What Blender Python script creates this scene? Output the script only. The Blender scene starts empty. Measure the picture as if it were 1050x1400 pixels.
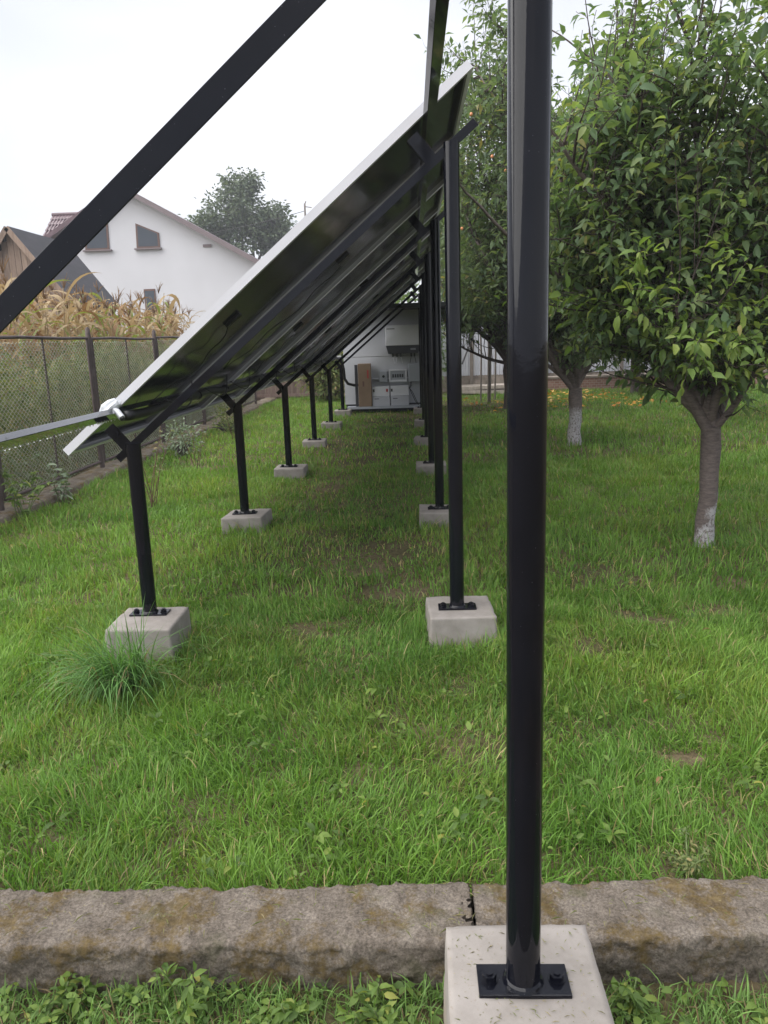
import bpy, bmesh, math, random
import numpy as np
from mathutils import Vector, Matrix
R = math.radians
rnd = random.Random(7)
nrg = np.random.default_rng(11)
scene = bpy.context.scene
COL = scene.collection

# ------------------------------------------------------------------ camera
CAM_H = 1.62
F_PX, PITCH, YAW, ROLL = 1069.0, 0.2166, -0.0396, -0.0330
cd = bpy.data.cameras.new('camera')
cam = bpy.data.objects.new('camera', cd)
COL.objects.link(cam)
cd.sensor_fit = 'VERTICAL'
cd.sensor_height = 24.0
cd.lens = 24.0 * F_PX / 1400.0
cd.clip_start = 0.05
cd.clip_end = 2000
_fw = Vector((math.sin(YAW) * math.cos(PITCH), math.cos(YAW) * math.cos(PITCH), -math.sin(PITCH)))
_r = Vector((math.cos(YAW), -math.sin(YAW), 0))
_u = _r.cross(_fw)
_r2 = _r * math.cos(ROLL) + _u * math.sin(ROLL)
_u2 = -_r * math.sin(ROLL) + _u * math.cos(ROLL)
cam.matrix_world = Matrix(((_r2.x, _u2.x, -_fw.x, 0), (_r2.y, _u2.y, -_fw.y, 0), (_r2.z, _u2.z, -_fw.z, CAM_H), (0, 0, 0, 1)))
scene.camera = cam

# ------------------------------------------------------------------ sky, sun, exposure
SUN_EL, SUN_AZ = R(52), R(-105)          # azimuth measured from +Y towards +X
world = bpy.data.worlds.new('World')
scene.world = world
world.use_nodes = True
wn, wl = world.node_tree.nodes, world.node_tree.links
wn.clear()
w_out = wn.new('ShaderNodeOutputWorld')
w_bg = wn.new('ShaderNodeBackground')
w_sky = wn.new('ShaderNodeTexSky')
w_sky.sky_type = 'NISHITA'
w_sky.sun_disc = False
w_sky.sun_elevation = SUN_EL
w_sky.sun_rotation = SUN_AZ
w_tc = wn.new('ShaderNodeTexCoord')
w_map = wn.new('ShaderNodeMapping')
w_map.inputs['Scale'].default_value = (1.0, 1.0, 2.6)
w_no = wn.new('ShaderNodeTexNoise')
w_no.inputs['Scale'].default_value = 1.7
w_no.inputs['Detail'].default_value = 4.0
w_no.inputs['Roughness'].default_value = 0.5
w_ramp = wn.new('ShaderNodeValToRGB')
w_ramp.color_ramp.elements[0].position = 0.30
w_ramp.color_ramp.elements[0].color = (2.15, 2.3, 2.66, 1)
w_ramp.color_ramp.elements[1].position = 0.66
w_ramp.color_ramp.elements[1].color = (3.4, 3.4, 3.55, 1)
w_mix = wn.new('ShaderNodeMix')
w_mix.data_type = 'RGBA'
w_mix.inputs['Factor'].default_value = 0.93      # closed cloud cover over the blue
wl.new(w_tc.outputs['Generated'], w_map.inputs['Vector'])
wl.new(w_map.outputs['Vector'], w_no.inputs['Vector'])
wl.new(w_no.outputs['Fac'], w_ramp.inputs['Fac'])
wl.new(w_sky.outputs['Color'], w_mix.inputs['A'])
wl.new(w_ramp.outputs['Color'], w_mix.inputs['B'])
wl.new(w_mix.outputs['Result'], w_bg.inputs['Color'])
w_bg.inputs['Strength'].default_value = 0.10
wl.new(w_bg.outputs['Background'], w_out.inputs['Surface'])

sd = bpy.data.lights.new('sun', 'SUN')
sun = bpy.data.objects.new('sun', sd)
COL.objects.link(sun)
sd.energy = 2.2
sd.angle = R(100)
sd.color = (1.0, 0.97, 0.92)
_sv = Vector((math.sin(SUN_AZ) * math.cos(SUN_EL), math.cos(SUN_AZ) * math.cos(SUN_EL), math.sin(SUN_EL)))
sun.rotation_euler = (-_sv).to_track_quat('-Z', 'Y').to_euler()
sun.location = _sv * 30

scene.render.engine = 'CYCLES'
scene.view_settings.view_transform = 'Standard'
scene.view_settings.look = 'None'
scene.view_settings.exposure = 1.72
scene.view_settings.gamma = 1.0
scene.view_settings.use_curve_mapping = False
scene.cycles.use_denoising = True
scene.cycles.max_bounces = 7
scene.cycles.transparent_max_bounces = 6
scene.cycles.caustics_reflective = False
scene.cycles.caustics_refractive = False

# ------------------------------------------------------------------ material helpers
def lin(c):
    return tuple(((v / 255.0) / 12.92 if v / 255.0 <= 0.04045 else ((v / 255.0 + 0.055) / 1.055) ** 2.4) for v in c)

class NT:
    def __init__(self, name):
        self.m = bpy.data.materials.new(name)
        self.m.use_nodes = True
        self.n = self.m.node_tree.nodes
        self.l = self.m.node_tree.links
        self.b = self.n.get('Principled BSDF')
        self.out = self.n.get('Material Output')
        self.tc = self.n.new('ShaderNodeTexCoord')
    def noise(self, scale, detail=4, rough=0.55, coord='Object', stretch=None, seed=0.0):
        t = self.n.new('ShaderNodeTexNoise')
        t.inputs['Scale'].default_value = scale
        t.inputs['Detail'].default_value = detail
        t.inputs['Roughness'].default_value = rough
        mp = self.n.new('ShaderNodeMapping')
        mp.inputs['Location'].default_value = (seed, seed * 1.7, seed * 0.6)
        if stretch: mp.inputs['Scale'].default_value = stretch
        self.l.new(self.tc.outputs[coord], mp.inputs['Vector'])
        self.l.new(mp.outputs['Vector'], t.inputs['Vector'])
        return t.outputs['Fac']
    def ramp(self, fac, stops):
        r = self.n.new('ShaderNodeValToRGB')
        e = r.color_ramp.elements
        while len(e) < len(stops): e.new(0.5)
        for k, (p, c) in enumerate(stops):
            e[k].position = p
            e[k].color = (c[0], c[1], c[2], 1) if not isinstance(c, float) else (c, c, c, 1)
        self.l.new(fac, r.inputs['Fac'])
        return r.outputs['Color']
    def mix(self, fac, a, b, mode='MIX'):
        x = self.n.new('ShaderNodeMix'); x.data_type = 'RGBA'; x.blend_type = mode
        for s, v in (('Factor', fac), ('A', a), ('B', b)):
            if hasattr(v, 'is_output'): self.l.new(v, x.inputs[s])
            elif s == 'Factor': x.inputs[s].default_value = v
            else: x.inputs[s].default_value = (v[0], v[1], v[2], 1)
        return x.outputs['Result']
    def color(self, v):
        if hasattr(v, 'is_output'): self.l.new(v, self.b.inputs['Base Color'])
        else: self.b.inputs['Base Color'].default_value = (v[0], v[1], v[2], 1)
        return self
    def rough(self, v):
        if hasattr(v, 'is_output'): self.l.new(v, self.b.inputs['Roughness'])
        else: self.b.inputs['Roughness'].default_value = v
        return self
    def bump(self, h, strength=0.3, dist=0.01):
        b = self.n.new('ShaderNodeBump')
        b.inputs['Strength'].default_value = strength
        b.inputs['Distance'].default_value = dist
        self.l.new(h, b.inputs['Height'])
        self.l.new(b.outputs['Normal'], self.b.inputs['Normal'])
        return self
    def sepz(self, coord='Object', axis='Z'):
        s = self.n.new('ShaderNodeSeparateXYZ')
        self.l.new(self.tc.outputs[coord], s.inputs[0])
        return s.outputs[axis]
    def math(self, op, a, b=0.0):
        x = self.n.new('ShaderNodeMath'); x.operation = op
        for i, v in enumerate((a, b)):
            if hasattr(v, 'is_output'): self.l.new(v, x.inputs[i])
            else: x.inputs[i].default_value = v
        return x.outputs[0]

def leafy(name, stops, transl=0.35, rough=0.45, attr=None, transl_tint=(1.2, 1.25, 0.6)):
    """thin leaf material: per-leaf colour, part of the light passes through"""
    t = NT(name)
    if attr:
        a = t.n.new('ShaderNodeAttribute'); a.attribute_name = attr
        col = a.outputs['Color']
    else:
        g = t.n.new('ShaderNodeNewGeometry')
        col = t.ramp(g.outputs['Random Per Island'], stops)
    t.color(col).rough(rough)
    t.b.inputs['Specular IOR Level'].default_value = 0.25
    tr = t.n.new('ShaderNodeBsdfTranslucent')
    tc = t.mix(1.0, col, transl_tint, 'MULTIPLY')
    t.l.new(tc, tr.inputs['Color'])
    mx = t.n.new('ShaderNodeMixShader'); mx.inputs[0].default_value = transl
    t.l.new(t.b.outputs[0], mx.inputs[1]); t.l.new(tr.outputs[0], mx.inputs[2])
    t.l.new(mx.outputs[0], t.out.inputs['Surface'])
    return t.m

def plain(name, c, rough=0.5, var=0.12, scale=6.0, metal=0.0, bump=0.0, coord='Object', stretch=None):
    t = NT(name)
    n = t.noise(scale, 5, 0.6, coord, stretch)
    t.color(t.ramp(n, [(0.3, tuple(v * (1 - var) for v in c)), (0.7, tuple(min(1, v * (1 + var)) for v in c))]))
    t.rough(rough); t.b.inputs['Metallic'].default_value = metal
    if bump: t.bump(t.noise(scale * 6, 4, 0.6, coord), bump, 0.004)
    return t.m

M = {}
# glossy black paint over steel, faintly uneven
t = NT('black_paint')
n = t.noise(14, 5, 0.65)
t.color(t.ramp(n, [(0.3, (0.006, 0.0068, 0.013)), (0.75, (0.010, 0.0112, 0.021))]))
t.rough(t.ramp(t.noise(9, 4), [(0.3, 0.07), (0.7, 0.14)])).bump(t.noise(60, 3, 0.6), 0.06, 0.002)
t.b.inputs['Specular IOR Level'].default_value = 0.27
spk = t.ramp(t.noise(210, 2, 0.5, seed=21), [(0.755, 0.0), (0.775, 1.0)])
t.color(t.mix(t.math('MULTIPLY', spk, .5), t.ramp(n, [(0.3, (0.0030, 0.0034, 0.0060)), (0.75, (0.0055, 0.006, 0.010))]), (0.16, 0.16, 0.17)))
t.rough(t.math('ADD', t.ramp(t.noise(10, 5, 0.65, stretch=(3, 3, .25), seed=4), [(0.35, 0.03), (0.7, 0.11)]), t.math('MULTIPLY', spk, .5)))
M['black'] = t.m
t = NT('aluminium_frame'); t.color(t.ramp(t.noise(3, 3), [(0.3, (0.56, 0.56, 0.60)), (0.7, (0.62, 0.62, 0.66))])).rough(0.38)
t.b.inputs['Metallic'].default_value = 0.0; M['alu'] = t.m
t = NT('wet_black_paint'); t.color((0.010, 0.011, 0.018)).rough(t.ramp(t.noise(30, 4, 0.6), [(0.35, 0.06), (0.7, 0.2)])).bump(t.noise(90, 3), 0.1, 0.002)
t.b.inputs['Specular IOR Level'].default_value = 1.0; t.b.inputs['Coat Weight'].default_value = 0.8; t.b.inputs['Coat IOR'].default_value = 1.8; M['wet_black'] = t.m
M['dark_frame'] = plain('frame_inner_shaded_anodise', (0.30, 0.30, 0.33), 0.4, 0.1, 4, 0.3)
# back of a glass-glass module: dark cells under glass, hair-thin gaps between cell columns
t = NT('module_back_glass')
sx = t.sepz('Object', 'Y'); sy = t.sepz('Object', 'X')
fx = t.math('ABSOLUTE', t.math('SUBTRACT', t.math('FRACT', t.math('MULTIPLY', sx, 1 / 0.2205)), 0.5))
fy = t.math('ABSOLUTE', t.math('SUBTRACT', t.math('FRACT', t.math('MULTIPLY', sy, 1 / 0.108)), 0.5))
gap = t.math('MAXIMUM', t.math('GREATER_THAN', fx, 0.492), t.math('MULTIPLY', t.math('GREATER_THAN', fy, 0.49), 0.35))
base = t.ramp(t.noise(2.2, 4), [(0.3, (0.006, 0.0075, 0.013)), (0.7, (0.011, 0.013, 0.022))])
t.color(t.mix(gap, base, (0.045, 0.05, 0.065)))
t.rough(t.ramp(t.noise(3.5, 4, 0.6, seed=3), [(0.35, 0.09), (0.7, 0.20)]))
t.b.inputs['Specular IOR Level'].default_value = 0.30
M['module'] = t.m
M['module_front'] = plain('module_front_glass', (0.01, 0.012, 0.03), 0.08, 0.2, 3)
M['plastic_black'] = plain('black_plastic', (0.012, 0.012, 0.014), 0.45, 0.2, 20)
# cast concrete footings: pale warm grey, pits and faint stains
t = NT('footing_concrete')
c = t.ramp(t.noise(7, 6, 0.65), [(0.25, (0.18, 0.163, 0.147)), (0.55, (0.255, 0.234, 0.218)), (0.8, (0.29, 0.27, 0.254))])
pit = t.ramp(t.noise(120, 3, 0.6, seed=5), [(0.63, 0.0), (0.70, 1.0)])
c = t.mix(pit, c, (0.22, 0.19, 0.16))
dirt = t.ramp(t.math('ADD', t.sepz(), t.math('MULTIPLY', t.noise(16, 5, seed=2), 0.16)), [(0.10, 1.0), (0.22, 0.0)])
c = t.mix(t.math('MULTIPLY', dirt, 0.6), c, (0.20, 0.165, 0.12))
t.color(c).rough(0.9).bump(t.noise(70, 5, 0.65), 0.25, 0.004)
t.b.inputs['Specular IOR Level'].default_value = 0.2
M['footing'] = t.m
# old kerb: coarse weathered concrete, moss and lichen
t = NT('old_mossy_concrete')
c = t.ramp(t.noise(11, 8, 0.72), [(0.25, (0.10, 0.083, 0.066)), (0.5, (0.21, 0.178, 0.148)), (0.75, (0.32, 0.28, 0.24))])
agg = t.ramp(t.noise(130, 4, 0.75, seed=4), [(0.35, 0.55), (0.65, 1.35)])
c = t.mix(1.0, c, agg, 'MULTIPLY')
mossn = t.math('MULTIPLY', t.noise(6.5, 5, 0.65, seed=8), t.math('ADD', t.noise(70, 8, 0.8, seed=9), 0.5))
moss = t.ramp(mossn, [(0.50, 0.0), (0.62, 1.0)])
mossc = t.ramp(t.noise(40, 4, seed=1), [(0.3, (0.070, 0.042, 0.008)), (0.7, (0.19, 0.125, 0.018))])
c = t.mix(t.math('MULTIPLY', moss, 0.65), c, mossc)
green = t.ramp(t.noise(6.0, 5, 0.65, seed=14), [(0.57, 0.0), (0.68, 1.0)])
c = t.mix(t.math('MULTIPLY', green, 0.35), c, (0.09, 0.10, 0.03))
t.color(c).rough(0.95).bump(t.noise(75, 9, 0.78), 1.0, 0.016)
t.b.inputs['Specular IOR Level'].default_value = 0.15
M['kerb'] = t.m
# soil and dead thatch below the grass
t = NT('soil_and_thatch')
c = t.ramp(t.noise(1.3, 5, 0.6), [(0.3, (0.060, 0.066, 0.028)), (0.52, (0.11, 0.092, 0.05)), (0.72, (0.18, 0.135, 0.09))])
c2 = t.ramp(t.noise(38, 6, 0.7, seed=3), [(0.3, 0.45), (0.7, 1.35)])
t.color(t.mix(1.0, c, c2, 'MULTIPLY')).rough(1.0).bump(t.noise(45, 6, 0.7), 0.8, 0.02)
t.b.inputs['Specular IOR Level'].default_value = 0.1
M['soil'] = t.m
M['grass'] = leafy('grass_blade', None, 0.38, 0.5, 'tint', (1.15, 1.2, 0.6))
M['leaf_plum'] = leafy('plum_leaf', [(0.0, (0.078, 0.132, 0.070)), (0.45, (0.128, 0.196, 0.092)), (0.8, (0.180, 0.250, 0.112)), (0.96, (0.22, 0.275, 0.105)), (1.0, (0.30, 0.27, 0.10))], 0.48, 0.52)
M['leaf_plum_b'] = leafy('plum_leaf_dark', [(0.0, (0.080, 0.125, 0.072)), (0.5, (0.130, 0.188, 0.098)), (0.95, (0.18, 0.232, 0.115)), (1.0, (0.26, 0.22, 0.09))], 0.48, 0.52)
M['leaf_young'] = leafy('plum_leaf_young', [(0.0, (0.15, 0.245, 0.065)), (0.6, (0.22, 0.32, 0.085)), (1.0, (0.31, 0.38, 0.11))], 0.45, 0.38)
M['leaf_oak'] = leafy('far_tree_leaf', [(0.0, (0.050, 0.075, 0.048)), (0.5, (0.075, 0.105, 0.062)), (1.0, (0.11, 0.14, 0.075))], 0.25, 0.6)
M['leaf_weed'] = leafy('weed_leaf', [(0.0, (0.065, 0.115, 0.030)), (0.5, (0.11, 0.18, 0.042)), (0.9, (0.17, 0.25, 0.055)), (1.0, (0.30, 0.28, 0.07))], 0.42, 0.55)
M['leaf_grey'] = leafy('grey_green_leaf', [(0.0, (0.15, 0.20, 0.13)), (1.0, (0.28, 0.34, 0.24))], 0.25, 0.7)
M['leaf_fence'] = leafy('weedy_hedge_leaf', [(0.0, (0.08, 0.12, 0.045)), (0.5, (0.14, 0.18, 0.065)), (0.9, (0.21, 0.23, 0.09)), (1.0, (0.32, 0.25, 0.12))], 0.4, 0.55)
M['corn_dry'] = leafy('dry_corn_leaf', [(0.0, (0.24, 0.165, 0.085)), (0.5, (0.34, 0.255, 0.145)), (1.0, (0.44, 0.35, 0.22))], 0.35, 0.7, None, (1.1, 1.0, 0.8))
M['corn_rust'] = leafy('rusty_corn_leaf', [(0.0, (0.17, 0.095, 0.045)), (1.0, (0.28, 0.17, 0.08))], 0.3, 0.7, None, (1.1, 1.0, 0.8))
M['corn_green'] = leafy('green_corn_leaf', [(0.0, (0.10, 0.15, 0.035)), (1.0, (0.25, 0.27, 0.07))], 0.4, 0.5)
M['yellow_leaf'] = leafy('fallen_yellow_leaf', [(0.0, (0.42, 0.16, 0.03)), (0.5, (0.55, 0.30, 0.05)), (1.0, (0.6, 0.42, 0.16))], 0.2, 0.6)
t = NT('plum_bark')
c = t.ramp(t.noise(18, 6, 0.7, stretch=(1, 1, 3.5)), [(0.3, (0.030, 0.022, 0.020)), (0.6, (0.075, 0.055, 0.048)), (0.8, (0.13, 0.10, 0.088))])
t.color(c).rough(0.85).bump(t.noise(30, 6, 0.7, stretch=(1, 1, 4)), 0.7, 0.012); M['bark'] = t.m
def limed(name, z0, amp, side=None):
    t = NT(name)
    c = t.ramp(t.noise(18, 6, 0.7, stretch=(1, 1, 3.5)), [(0.3, (0.075, 0.060, 0.056)), (0.6, (0.15, 0.12, 0.112)), (0.8, (0.21, 0.175, 0.165))])
    h = t.math('ADD', t.sepz(), t.math('MULTIPLY', t.noise(9, 5, 0.7, stretch=(1, 1, 0.5)), amp))
    if side is not None:
        h = t.math('SUBTRACT', h, t.math('MULTIPLY', t.sepz('Object', 'X'), side))
    w = t.ramp(h, [(max(0, z0 - 0.03), 1.0), (z0 + 0.05, 0.0)])
    flake = t.ramp(t.noise(42, 5, 0.7, seed=6), [(0.38, 0.0), (0.52, 1.0)])
    c = t.mix(t.math('MULTIPLY', w, flake), c, (0.36, 0.35, 0.36))
    t.color(c).rough(0.9).bump(t.noise(30, 6, 0.7, stretch=(1, 1, 4)), 0.6, 0.01)
    return t.m
M['bark_lime_a'] = limed('bark_with_worn_limewash', 0.70, 0.95, 2.6)
M['bark_lime_b'] = limed('bark_with_limewash', 0.66, 0.35)
M['fence_steel'] = plain('rusty_brown_steel', (0.085, 0.062, 0.060), 0.7, 0.35, 9, 0.0, 0.2)
M['wire'] = plain('weathered_wire', (0.42, 0.41, 0.34), 0.6, 0.3, 5, 0.0)
M['render_white'] = plain('white_render', (0.56, 0.56, 0.59), 0.9, 0.06, 0.35, 0, 0.1)
t = NT('metal_tile_roof'); c = t.ramp(t.noise(3, 4), [(0.3, (0.075, 0.040, 0.050)), (0.7, (0.115, 0.065, 0.078))]); t.color(c).rough(0.45); M['roof_tile'] = t.m
M['roof_edge'] = plain('roof_edge_trim', (0.16, 0.125, 0.13), 0.5, 0.1, 2)
M['brown_frame'] = plain('brown_window_frame', (0.11, 0.055, 0.04), 0.5, 0.1, 3)
t = NT('window_glass'); t.color((0.05, 0.06, 0.075)).rough(0.05); M['glass'] = t.m
t = NT('barn_roofing'); c = t.ramp(t.noise(1.2, 6, 0.65, stretch=(1, 1, 3)), [(0.3, (0.030, 0.030, 0.037)), (0.6, (0.048, 0.046, 0.055)), (0.8, (0.07, 0.066, 0.07))]); t.color(c).rough(0.85); M['barn_roof'] = t.m
def wood(name, a, b):
    t = NT(name)
    g = t.n.new('ShaderNodeObjectInfo')
    c = t.ramp(t.noise(5, 6, 0.7, stretch=(4, 4, 0.5)), [(0.3, a), (0.7, b)])
    v = t.ramp(g.outputs['Random'], [(0.0, 0.75), (1.0, 1.25)])
    t.color(t.mix(1.0, c, v, 'MULTIPLY')).rough(0.85).bump(t.noise(14, 5, 0.7, stretch=(5, 5, 0.4)), 0.4, 0.005)
    return t.m
M['barn_wood'] = wood('barn_boards', (0.15, 0.10, 0.075), (0.27, 0.20, 0.155))
M['plank_brown'] = wood('brown_fence_boards', (0.10, 0.066, 0.058), (0.19, 0.135, 0.118))
M['plank_grey'] = wood('stacked_grey_timber', (0.22, 0.19, 0.165), (0.42, 0.37, 0.33))
M['stone'] = plain('rough_stone_wall', (0.26, 0.22, 0.19), 0.95, 0.4, 3.5, 0, 0.5)
t = NT('red_brickwork'); br = t.n.new('ShaderNodeTexBrick')
t.l.new(t.tc.outputs['Object'], br.inputs['Vector'])
mp = t.n.new('ShaderNodeMapping'); mp.inputs['Rotation'].default_value = (R(90), 0, 0); t.l.new(t.tc.outputs['Object'], mp.inputs['Vector']); t.l.new(mp.outputs[0], br.inputs['Vector'])
br.inputs['Scale'].default_value = 4.0; br.inputs['Color1'].default_value = (0.20, 0.10, 0.075, 1); br.inputs['Color2'].default_value = (0.28, 0.16, 0.125, 1); br.inputs['Mortar'].default_value = (0.30, 0.26, 0.23, 1)
t.color(br.outputs['Color']).rough(0.9); M['brick'] = t.m
M['white_sheet'] = plain('white_corrugated_sheet', (0.52, 0.53, 0.58), 0.45, 0.06, 1.5)
M['shed_white'] = plain('white_sandwich_panel', (0.40, 0.41, 0.44), 0.45, 0.05, 1.2)
M['box_white'] = plain('white_enamel_case', (0.60, 0.61, 0.66), 0.35, 0.03, 2)
M['box_grey'] = plain('light_grey_plastic', (0.30, 0.32, 0.36), 0.45, 0.05, 3)
M['box_pale'] = plain('pale_grey_battery_case', (0.40, 0.41, 0.46), 0.4, 0.04, 3)
M['dark_grey'] = plain('dark_grey_plastic', (0.035, 0.037, 0.045), 0.5, 0.1, 4)
M['cardboard'] = plain('brown_cardboard', (0.20, 0.14, 0.095), 0.85, 0.1, 5)
M['red'] = plain('red_plastic', (0.35, 0.03, 0.03), 0.5, 0.05, 5)
M['galv'] = plain('grey_plastic_wrap', (0.50, 0.52, 0.55), 0.3, 0.15, 30, 0.1, 0.5)
t = NT('water_drop'); t.color((1, 1, 1)).rough(0.02); t.b.inputs['Transmission Weight'].default_value = 1.0; t.b.inputs['IOR'].default_value = 1.33; M['water'] = t.m
M['straw'] = leafy('dry_clippings', [(0.0, (0.12, 0.10, 0.05)), (0.5, (0.14, 0.17, 0.05)), (1.0, (0.30, 0.25, 0.14))], 0.2, 0.8)
M['cane'] = plain('brown_cane', (0.14, 0.085, 0.05), 0.8, 0.3, 8)
M['green_stem'] = plain('green_stem', (0.10, 0.14, 0.045), 0.6, 0.2, 8)
M['plum'] = plain('ripe_plum_orange', (0.50, 0.20, 0.08), 0.4, 0.2, 8)
M['timber_pole'] = plain('grey_timber_pole', (0.20, 0.17, 0.15), 0.85, 0.2, 4)

# ------------------------------------------------------------------ geometry helpers
def tag(o, label=None, cat=None, group=None, kind=None):
    for k, v in (('label', label), ('category', cat), ('group', group), ('kind', kind)):
        if v: o[k] = v
    return o
def empty(name, loc=(0, 0, 0), label=None, cat=None, group=None):
    o = bpy.data.objects.new(name, None); COL.objects.link(o)
    o.location = loc; o.empty_display_size = 0.1
    return tag(o, label, cat, group)
def link(name, me, mat, parent=None, loc=None, rot=None):
    o = bpy.data.objects.new(name, me); COL.objects.link(o)
    if mat is not None and len(me.materials) == 0: me.materials.append(mat)
    if parent is not None: o.parent = parent
    if loc is not None: o.location = loc
    if rot is not None: o.rotation_euler = rot
    return o
def frame_of(d):
    d = Vector(d).normalized()
    a = Vector((0, 0, 1)) if abs(d.z) < 0.9 else Vector((1, 0, 0))
    x = a.cross(d).normalized()
    return x, d.cross(x)
class MB:
    def __init__(s): s.v = []; s.f = []
    def box(s, c, size, ax=None):
        c = Vector(c); X, Y, Z = ax if ax else (Vector((1, 0, 0)), Vector((0, 1, 0)), Vector((0, 0, 1)))
        b = len(s.v); hx, hy, hz = size[0] / 2, size[1] / 2, size[2] / 2
        for k in (-1, 1):
            for j in (-1, 1):
                for i in (-1, 1): s.v.append(c + X * (i * hx) + Y * (j * hy) + Z * (k * hz))
        for q in ((0, 2, 3, 1), (4, 5, 7, 6), (0, 1, 5, 4), (2, 6, 7, 3), (0, 4, 6, 2), (1, 3, 7, 5)): s.f.append([b + i for i in q])
        return s
    def tube(s, pts, rad, n=12, cap=True):
        pts = [Vector(p) for p in pts]
        if not hasattr(rad, '__len__'): rad = [rad] * len(pts)
        b = len(s.v); prev = None
        for i, p in enumerate(pts):
            d = pts[min(i + 1, len(pts) - 1)] - pts[max(i - 1, 0)]
            if d.length < 1e-9: d = Vector((0, 0, 1))
            d.normalize()
            if prev is None: x, y = frame_of(d)
            else:
                x = prev - d * prev.dot(d)
                if x.length < 1e-6: x, y = frame_of(d)
                x.normalize(); y = d.cross(x)
            prev = x
            for k in range(n):
                a = 2 * math.pi * k / n
                s.v.append(p + (x * math.cos(a) + y * math.sin(a)) * rad[i])
        for i in range(len(pts) - 1):
            for k in range(n):
                k2 = (k + 1) % n
                s.f.append([b + i * n + k, b + i * n + k2, b + (i + 1) * n + k2, b + (i + 1) * n + k])
        if cap and n > 2:
            s.f.append([b + k for k in reversed(range(n))])
            e = b + (len(pts) - 1) * n
            s.f.append([e + k for k in range(n)])
        return s
    def poly(s, pts, depth):
        """flat polygon (list of 3D points) extruded along depth vector"""
        b = len(s.v); n = len(pts); depth = Vector(depth)
        for p in pts: s.v.append(Vector(p))
        for p in pts: s.v.append(Vector(p) + depth)
        s.f.append([b + i for i in range(n)][::-1]); s.f.append([b + n + i for i in range(n)])
        for i in range(n):
            j = (i + 1) % n
            s.f.append([b + i, b + j, b + n + j, b + n + i])
        return s
    def mesh(s, name, smooth=None, bevel=0.0, seg=2):
        me = bpy.data.meshes.new(name)
        me.from_pydata([tuple(v) for v in s.v], [], s.f)
        bm = bmesh.new(); bm.from_mesh(me)
        bmesh.ops.recalc_face_normals(bm, faces=bm.faces)
        if bevel:
            bmesh.ops.bevel(bm, geom=list(bm.edges), offset=bevel, segments=seg, affect='EDGES', profile=0.5)
        bm.to_mesh(me); bm.free()
        if smooth:
            me.polygons.foreach_set('use_smooth', [True] * len(me.polygons))
            if smooth != 'all':
                try: me.set_sharp_from_angle(angle=R(smooth))
                except Exception: pass
        me.update()
        return me
    def build(s, name, mat, parent=None, loc=None, smooth=None, bevel=0.0, rot=None):
        return link(name, s.mesh(name, smooth, bevel), mat, parent, loc, rot)

def np_mesh(name, V, Fq, tint=None, smooth=False):
    """V (N,3); Fq (M,3 or 4) index array"""
    me = bpy.data.meshes.new(name)
    k = Fq.shape[1]
    me.vertices.add(len(V)); me.vertices.foreach_set('co', V.astype(np.float32).ravel())
    me.loops.add(Fq.size); me.loops.foreach_set('vertex_index', Fq.astype(np.int32).ravel())
    me.polygons.add(len(Fq))
    me.polygons.foreach_set('loop_start', np.arange(0, Fq.size, k, dtype=np.int32))
    me.polygons.foreach_set('loop_total', np.full(len(Fq), k, dtype=np.int32))
    if smooth: me.polygons.foreach_set('use_smooth', np.ones(len(Fq), dtype=bool))
    if tint is not None:
        a = me.attributes.new('tint', 'FLOAT_COLOR', 'POINT')
        a.data.foreach_set('color', np.concatenate([tint, np.ones((len(tint), 1))], 1).astype(np.float32).ravel())
    me.update(calc_edges=True); me.validate()
    return me
def unit(a): return a / np.maximum(np.linalg.norm(a, axis=1, keepdims=True), 1e-9)

LEAF_T = np.array([(0, 0, 0), (.24, .33, .10), (.26, 0, .01), (.22, -.36, .07), (.60, .40, .04), (.62, 0, -.05), (.57, -.38, .07), (1.0, .04, -.26)])
LEAF_F = np.array([(0, 2, 1), (0, 3, 2), (1, 2, 5), (1, 5, 4), (2, 3, 6), (2, 6, 5), (4, 5, 7), (5, 6, 7)])
LEAF_S = np.array([(0, 0, 0), (.45, .40, .05), (.45, 0, -.04), (.45, -.40, .05), (1.0, 0, -.15)])
LEAF_SF = np.array([(0, 2, 1), (0, 3, 2), (1, 2, 4), (2, 3, 4)])
def leaves_mesh(name, P, D, N, L, W, fine=True):
    T, Fq = (LEAF_T, LEAF_F) if fine else (LEAF_S, LEAF_SF)
    D = unit(D); S = unit(np.cross(N, D)); N2 = np.cross(D, S)
    L = L[:, None, None]; W = W[:, None, None]
    V = P[:, None, :] + T[None, :, 0:1] * L * D[:, None, :] + T[None, :, 1:2] * W * S[:, None, :] + T[None, :, 2:3] * L * N2[:, None, :]
    k = len(T)
    FF = Fq[None] + (np.arange(len(P)) * k)[:, None, None]
    return np_mesh(name, V.reshape(-1, 3), FF.reshape(-1, 3), smooth=True)

# smooth value noise on numpy arrays
_perm = nrg.random((64, 64))
def vnoise(x, y, s, seed=0):
    x = x * s + seed * 7.31; y = y * s + seed * 3.77
    xi = np.floor(x).astype(int); yi = np.floor(y).astype(int)
    fx = x - xi; fy = y - yi
    fx = fx * fx * (3 - 2 * fx); fy = fy * fy * (3 - 2 * fy)
    g = lambda a, b: _perm[a % 64, b % 64]
    return (g(xi, yi) * (1 - fx) + g(xi + 1, yi) * fx) * (1 - fy) + (g(xi, yi + 1) * (1 - fx) + g(xi + 1, yi + 1) * fx) * fy

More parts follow.
